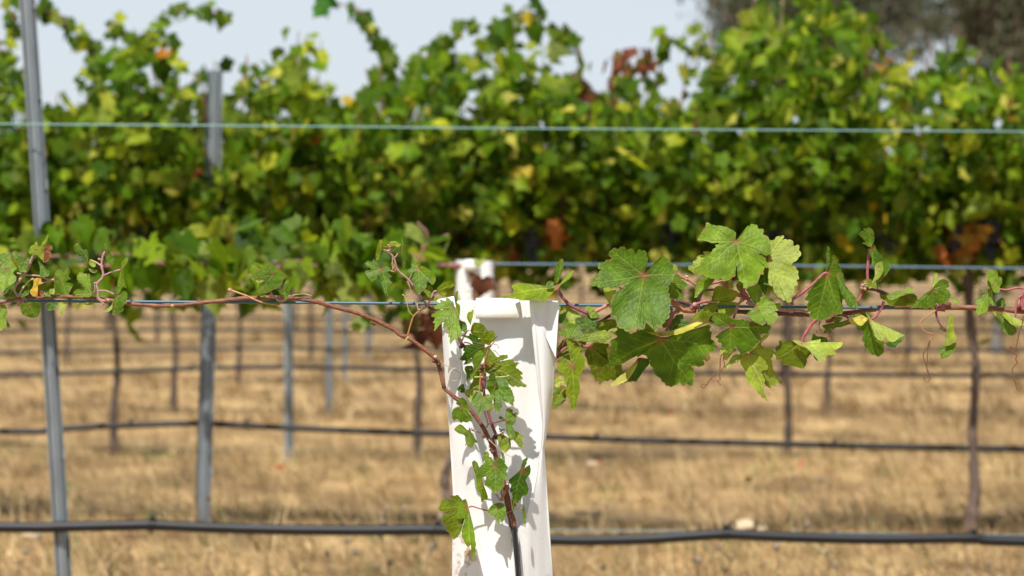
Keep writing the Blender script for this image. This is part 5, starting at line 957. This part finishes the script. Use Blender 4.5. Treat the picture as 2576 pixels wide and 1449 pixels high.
soil_shade = N(nt, 'ShaderNodeMix', data_type='RGBA'); soil_shade.inputs[7].default_value = (.11, .078, .045, 1); L(nt, m1_.outputs[0], soil_shade.inputs[0]); L(nt, cr.outputs[0], soil_shade.inputs[6])  # ground colour darkened in bands, painting a broader shadow behind each row
mu = N(nt, 'ShaderNodeVectorMath', operation='SCALE'); L(nt, soil_shade.outputs[2], mu.inputs[0]); L(nt, mr.outputs[0], mu.inputs['Scale'])
pr = N(nt, 'ShaderNodeBsdfPrincipled', i_Roughness=.95); pr.inputs['Specular IOR Level'].default_value = .1; L(nt, mu.outputs[0], pr.inputs['Base Color'])
bp = N(nt, 'ShaderNodeBump', i_Distance=.02, i_Strength=.9); L(nt, n2.outputs[0], bp.inputs['Height']); L(nt, bp.outputs[0], pr.inputs['Normal']); L(nt, pr.outputs[0], out.inputs[0])
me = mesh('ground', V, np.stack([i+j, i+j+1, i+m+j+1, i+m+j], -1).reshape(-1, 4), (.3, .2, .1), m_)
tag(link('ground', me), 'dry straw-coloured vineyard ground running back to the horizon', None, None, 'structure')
# dry grass
rng = np.random.default_rng(77)
def grass(n, y0, y1, hmin, hmax, wd, name, label, cols, lean=.8, wid=.62, tuft=True):
    y = rng.uniform(y0**.5, y1**.5, n)**2; hw = y*W/2/F*1.0+.6; x = rng.uniform(-1, 1, n)*hw*1.15
    if tuft:
        nt_ = n//26; ty = rng.uniform(y0**.5, y1**.5, nt_)**2; tx = rng.uniform(-1, 1, nt_)*(ty*W/2/F+.6)*1.15
        k = rng.integers(nt_, size=n); sel = rng.random(n) < .72; x = np.where(sel, tx[k]+rng.normal(0, .035, n), x); y = np.where(sel, ty[k]+rng.normal(0, .035, n), y)
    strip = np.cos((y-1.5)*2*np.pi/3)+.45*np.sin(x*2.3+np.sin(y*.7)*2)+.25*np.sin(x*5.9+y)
    kp_ = ~((strip > .62) & (rng.random(n) < .92)); x, y = x[kp_], y[kp_]; n = len(x)  # grass thinned in patches so the painted shadow bands show
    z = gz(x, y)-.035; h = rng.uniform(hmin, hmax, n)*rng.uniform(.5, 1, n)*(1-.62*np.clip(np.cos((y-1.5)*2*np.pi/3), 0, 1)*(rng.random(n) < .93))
    a = rng.normal(np.pi, .9, n); ln = np.where(rng.random(n) < .72, rng.uniform(1.0, 4.0, n), rng.uniform(.2, 1.1, n))*lean
    d = np.stack([np.cos(a)*ln, np.sin(a)*ln, np.ones(n)], 1); d /= np.linalg.norm(d, axis=1)[:, None]
    sd = np.stack([-np.sin(a+rng.normal(0, .8, n)), np.cos(a), 0*a], 1)
    sd[:, 0] = np.where(np.abs(sd[:, 0]) < .4, .8, sd[:, 0]); sd /= np.linalg.norm(sd, axis=1)[:, None]
    B = np.stack([x, y, z], 1); Wd = (wd*rng.uniform(.5, 1.3, n))[:, None]
    m1 = B+d*h[:, None]*.55; tp = B+d*h[:, None]; tp[:, 2] -= h*ln*.22; tp[:, 0] += np.cos(a)*h*ln*.25
    V = np.stack([B-sd*Wd, B+sd*Wd, m1+sd*Wd*.8, m1-sd*Wd*.8, tp], 1).reshape(-1, 3); o_ = (np.arange(n)*5)[:, None]
    pt = .5+.5*np.sin(x*2.1+np.sin(y*1.7)*2)*np.sin(y*2.9+x*.7)
    c_ = cols[rng.integers(len(cols), size=n)]*rng.uniform(.65, 1.25, (n, 1))*(.72+.56*pt[:, None])*np.array([.97, .94, .93])*(.86+.28*np.sin(x*9+np.sin(y*7)*2)*np.sin(y*11+x*3))[:, None]
    b = MB(); b.add(V, [np.array([[0, 1, 2, 3]])+o_, np.array([[3, 2, 4]])+o_], np.repeat(c_, 5, 0))
    return tag(b.build(name, M_GRASS, None, False), label, 'grass', None, 'stuff')
STRAW = np.array([[.58, .42, .20], [.66, .50, .26], [.50, .34, .15], [.36, .23, .10], [.72, .56, .30], [.24, .155, .08], [.54, .40, .22], [.20, .13, .07]])
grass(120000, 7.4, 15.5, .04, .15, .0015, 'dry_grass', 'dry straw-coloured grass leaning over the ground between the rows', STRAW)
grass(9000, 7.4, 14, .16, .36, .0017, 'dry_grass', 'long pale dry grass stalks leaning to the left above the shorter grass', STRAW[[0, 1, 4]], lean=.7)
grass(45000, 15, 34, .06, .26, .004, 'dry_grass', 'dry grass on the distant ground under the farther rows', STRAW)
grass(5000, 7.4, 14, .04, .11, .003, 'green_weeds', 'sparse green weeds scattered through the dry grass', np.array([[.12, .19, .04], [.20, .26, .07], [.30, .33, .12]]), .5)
# tall dry stalks with seed heads at the very front of the visible ground
b = MB()
for i in range(70):
    x = rng.uniform(-1.6, 1.6); y = rng.uniform(7.6, 9.1); h = rng.uniform(.10, .26); z = float(gz(np.array(x), np.array(y)))-.03
    p_ = catmull(np.array([[x, y, z], [x+rng.normal(0, .02), y, z+h*.5], [x+rng.normal(0, .05), y, z+h]]), 4)
    cl = [(.26, .17, .10), (.34, .26, .15), (.24, .27, .10)][i % 3]; V, Fc = tube(p_, .0016, 5); b.add(V, Fc, cl)
    for q_ in range(rng.integers(1, 4)):
        c_ = p_[-1-q_*3]+rng.normal(0, .006, 3); r_ = rng.uniform(.005, .010)
        V = np.array([[1, 0, 0], [-1, 0, 0], [0, 1, 0], [0, -1, 0], [0, 0, 1.2], [0, 0, -1.2]])*r_; Fo = np.array([[0, 2, 4], [2, 1, 4], [1, 3, 4], [3, 0, 4], [2, 0, 5], [1, 2, 5], [3, 1, 5], [0, 3, 5]])
        b.add(V+c_, Fo, [(.30, .24, .18), (.16, .11, .07), (.34, .28, .21)][rng.integers(3)])
tag(b.build('dried_weeds', M_GRASS), 'dried brown weed stalks with small seed heads at the bottom of the picture', 'weeds', None, 'stuff')
# fallen leaves and stones
for px, py, Y, cl, lab in ((703, 1175, None, (.40, .04, .03), 'red fallen vine leaf on the dry grass between the ridged post and the white guard'), (1508, 1160, None, (.38, .05, .03), 'red fallen vine leaf beside the pale stone right of the guard'),
                           (2010, 1168, None, (.45, .05, .03), 'bright red fallen vine leaf on dry grass right of the pale stone'), (1885, 1205, None, (.50, .22, .14), 'pinkish fallen leaf on the dry grass right of centre'),
                           (930, 1052, None, (.50, .20, .12), 'orange fallen leaf behind the second pipe, left of the white guard'), (1690, 1040, None, (.35, .06, .04), 'dark red fallen leaf on the ground above the second pipe, right of the guard')):
    d_ = fwd + ((px-W/2)/F)*rv-((py-H/2)/F)*uv; t_ = -(CAMZ-.10)/d_[2]; pw = CAM+d_*t_; mbl = MB(); rg = np.random.default_rng(px)
    leaves_at(mbl, np.array([pw]), .024, rg, np.array([cl]), up=1.6); tag(mbl.build('fallen_leaf', M_FAR), lab, 'fallen leaf', 'fallen vine leaves')
def stone(px, py, sx, sy, sz, lab, seed):
    rg = np.random.default_rng(seed); d_ = fwd + ((px-W/2)/F)*rv-((py-H/2)/F)*uv; t_ = -(CAMZ-.05)/d_[2]; c_ = CAM+d_*t_
    import bmesh
    bm = bmesh.new(); bmesh.ops.create_icosphere(bm, subdivisions=3, radius=1)
    V = np.array([v.co[:] for v in bm.verts]); Fo = np.array([[v.index for v in f.verts] for f in bm.faces]); bm.free()
    ax = rg.normal(0, 1, (9, 3)); ax /= np.linalg.norm(ax, axis=1)[:, None]
    for a in ax: dd_ = V@a; V = V-np.clip(dd_-.72, 0, 1)[:, None]*a*.8
    V = V*(1+.04*np.sin(V[:, :1]*9)); V = V*np.array([sx, sy, sz])
    b = MB(); b.add(V+c_, Fo, (.50, .385, .25)); tag(b.build('stone', M_STONE), lab, 'stone', 'pale stones on the ground')
stone(1490, 1168, .030, .025, .013, 'small flat cream stone lying on the grass right of the guard', 1)
stone(1872, 1325, .034, .03, .026, 'pale tan stone just above the nearest black pipe, right of the guard', 2)
stone(1915, 1333, .022, .02, .013, 'smaller yellowish stone touching the right side of the tan stone', 3)
stone(75, 1350, .026, .02, .012, 'pale stone below the nearest black pipe near the leaning post', 4)

# ------------------------------------------------------------------ camera, light, sky
cam = bpy.data.cameras.new('camera'); co = bpy.data.objects.new('camera', cam); COL.objects.link(co)
M = np.eye(4); M[:3, 0] = rv; M[:3, 1] = uv; M[:3, 2] = -fwd; M[:3, 3] = CAM
co.matrix_world = Matrix(M.tolist()); cam.sensor_width = 36; cam.lens = F/W*36; cam.clip_end = 5000; cam.clip_start = .1
cam.dof.use_dof = True; cam.dof.focus_distance = 3.465; cam.dof.aperture_fstop = FSTOP; cam.dof.aperture_blades = 9
sc.camera = co
EL, AZ = R(57), R(-18)     # sun behind the camera, a little to the left
sd = np.array([math.sin(AZ)*math.cos(EL), -math.cos(AZ)*math.cos(EL), math.sin(EL)])   # towards the sun
ld = bpy.data.lights.new('sun', 'SUN'); ld.energy = SUN; ld.angle = R(.53); ld.color = (1, .965, .91); lo = bpy.data.objects.new('sun', ld); COL.objects.link(lo)
lo.rotation_euler = Vector(sd.tolist()).to_track_quat('Z', 'Y').to_euler(); lo.location = (0, -3, 8)
wd = bpy.data.worlds.new('World'); sc.world = wd; wd.use_nodes = True; nt = wd.node_tree; nt.nodes.clear()
out = nt.nodes.new('ShaderNodeOutputWorld'); bg = N(nt, 'ShaderNodeBackground', i_Strength=SKY)
sk = N(nt, 'ShaderNodeTexSky', sky_type='NISHITA'); sk.sun_disc = False; sk.sun_elevation = EL
sk.sun_rotation = math.atan2(sd[0], sd[1]); sk.air_density = 1.0; sk.dust_density = 0.6; sk.ozone_density = 2.0
tc = N(nt, 'ShaderNodeTexCoord'); mp = N(nt, 'ShaderNodeMapping'); mp.inputs['Scale'].default_value = (3, 3, 26); L(nt, tc.outputs['Generated'], mp.inputs[0])
nz = N(nt, 'ShaderNodeTexNoise', i_Scale=1.0, i_Detail=4.0, i_Roughness=.5); L(nt, mp.outputs[0], nz.inputs['Vector'])
mr = N(nt, 'ShaderNodeMapRange'); mr.inputs[1].default_value = .35; mr.inputs[2].default_value = .7; mr.inputs[3].default_value = .72; mr.inputs[4].default_value = 1.0; L(nt, nz.outputs[0], mr.inputs[0])
sz = N(nt, 'ShaderNodeSeparateXYZ'); L(nt, tc.outputs['Generated'], sz.inputs[0])
hb = N(nt, 'ShaderNodeMapRange'); hb.inputs[1].default_value = .10; hb.inputs[2].default_value = .38; hb.inputs[3].default_value = 1.0; hb.inputs[4].default_value = .32; L(nt, sz.outputs['Z'], hb.inputs[0])
mm = N(nt, 'ShaderNodeMath', operation='MULTIPLY'); L(nt, mr.outputs[0], mm.inputs[0]); L(nt, hb.outputs[0], mm.inputs[1])
mx = N(nt, 'ShaderNodeMix', data_type='RGBA'); mx.inputs[7].default_value = CLOUD; L(nt, mm.outputs[0], mx.inputs[0]); L(nt, sk.outputs[0], mx.inputs[6]); L(nt, mx.outputs[2], bg.inputs[0]); L(nt, bg.outputs[0], out.inputs[0])
sc.view_settings.view_transform = 'Standard'; sc.view_settings.look = 'None'; sc.view_settings.exposure = EXPO; sc.view_settings.gamma = 1
sc.cycles.use_denoising = True; sc.cycles.max_bounces = 8; sc.cycles.transparent_max_bounces = 4; sc.cycles.caustics_reflective = False; sc.cycles.caustics_refractive = False
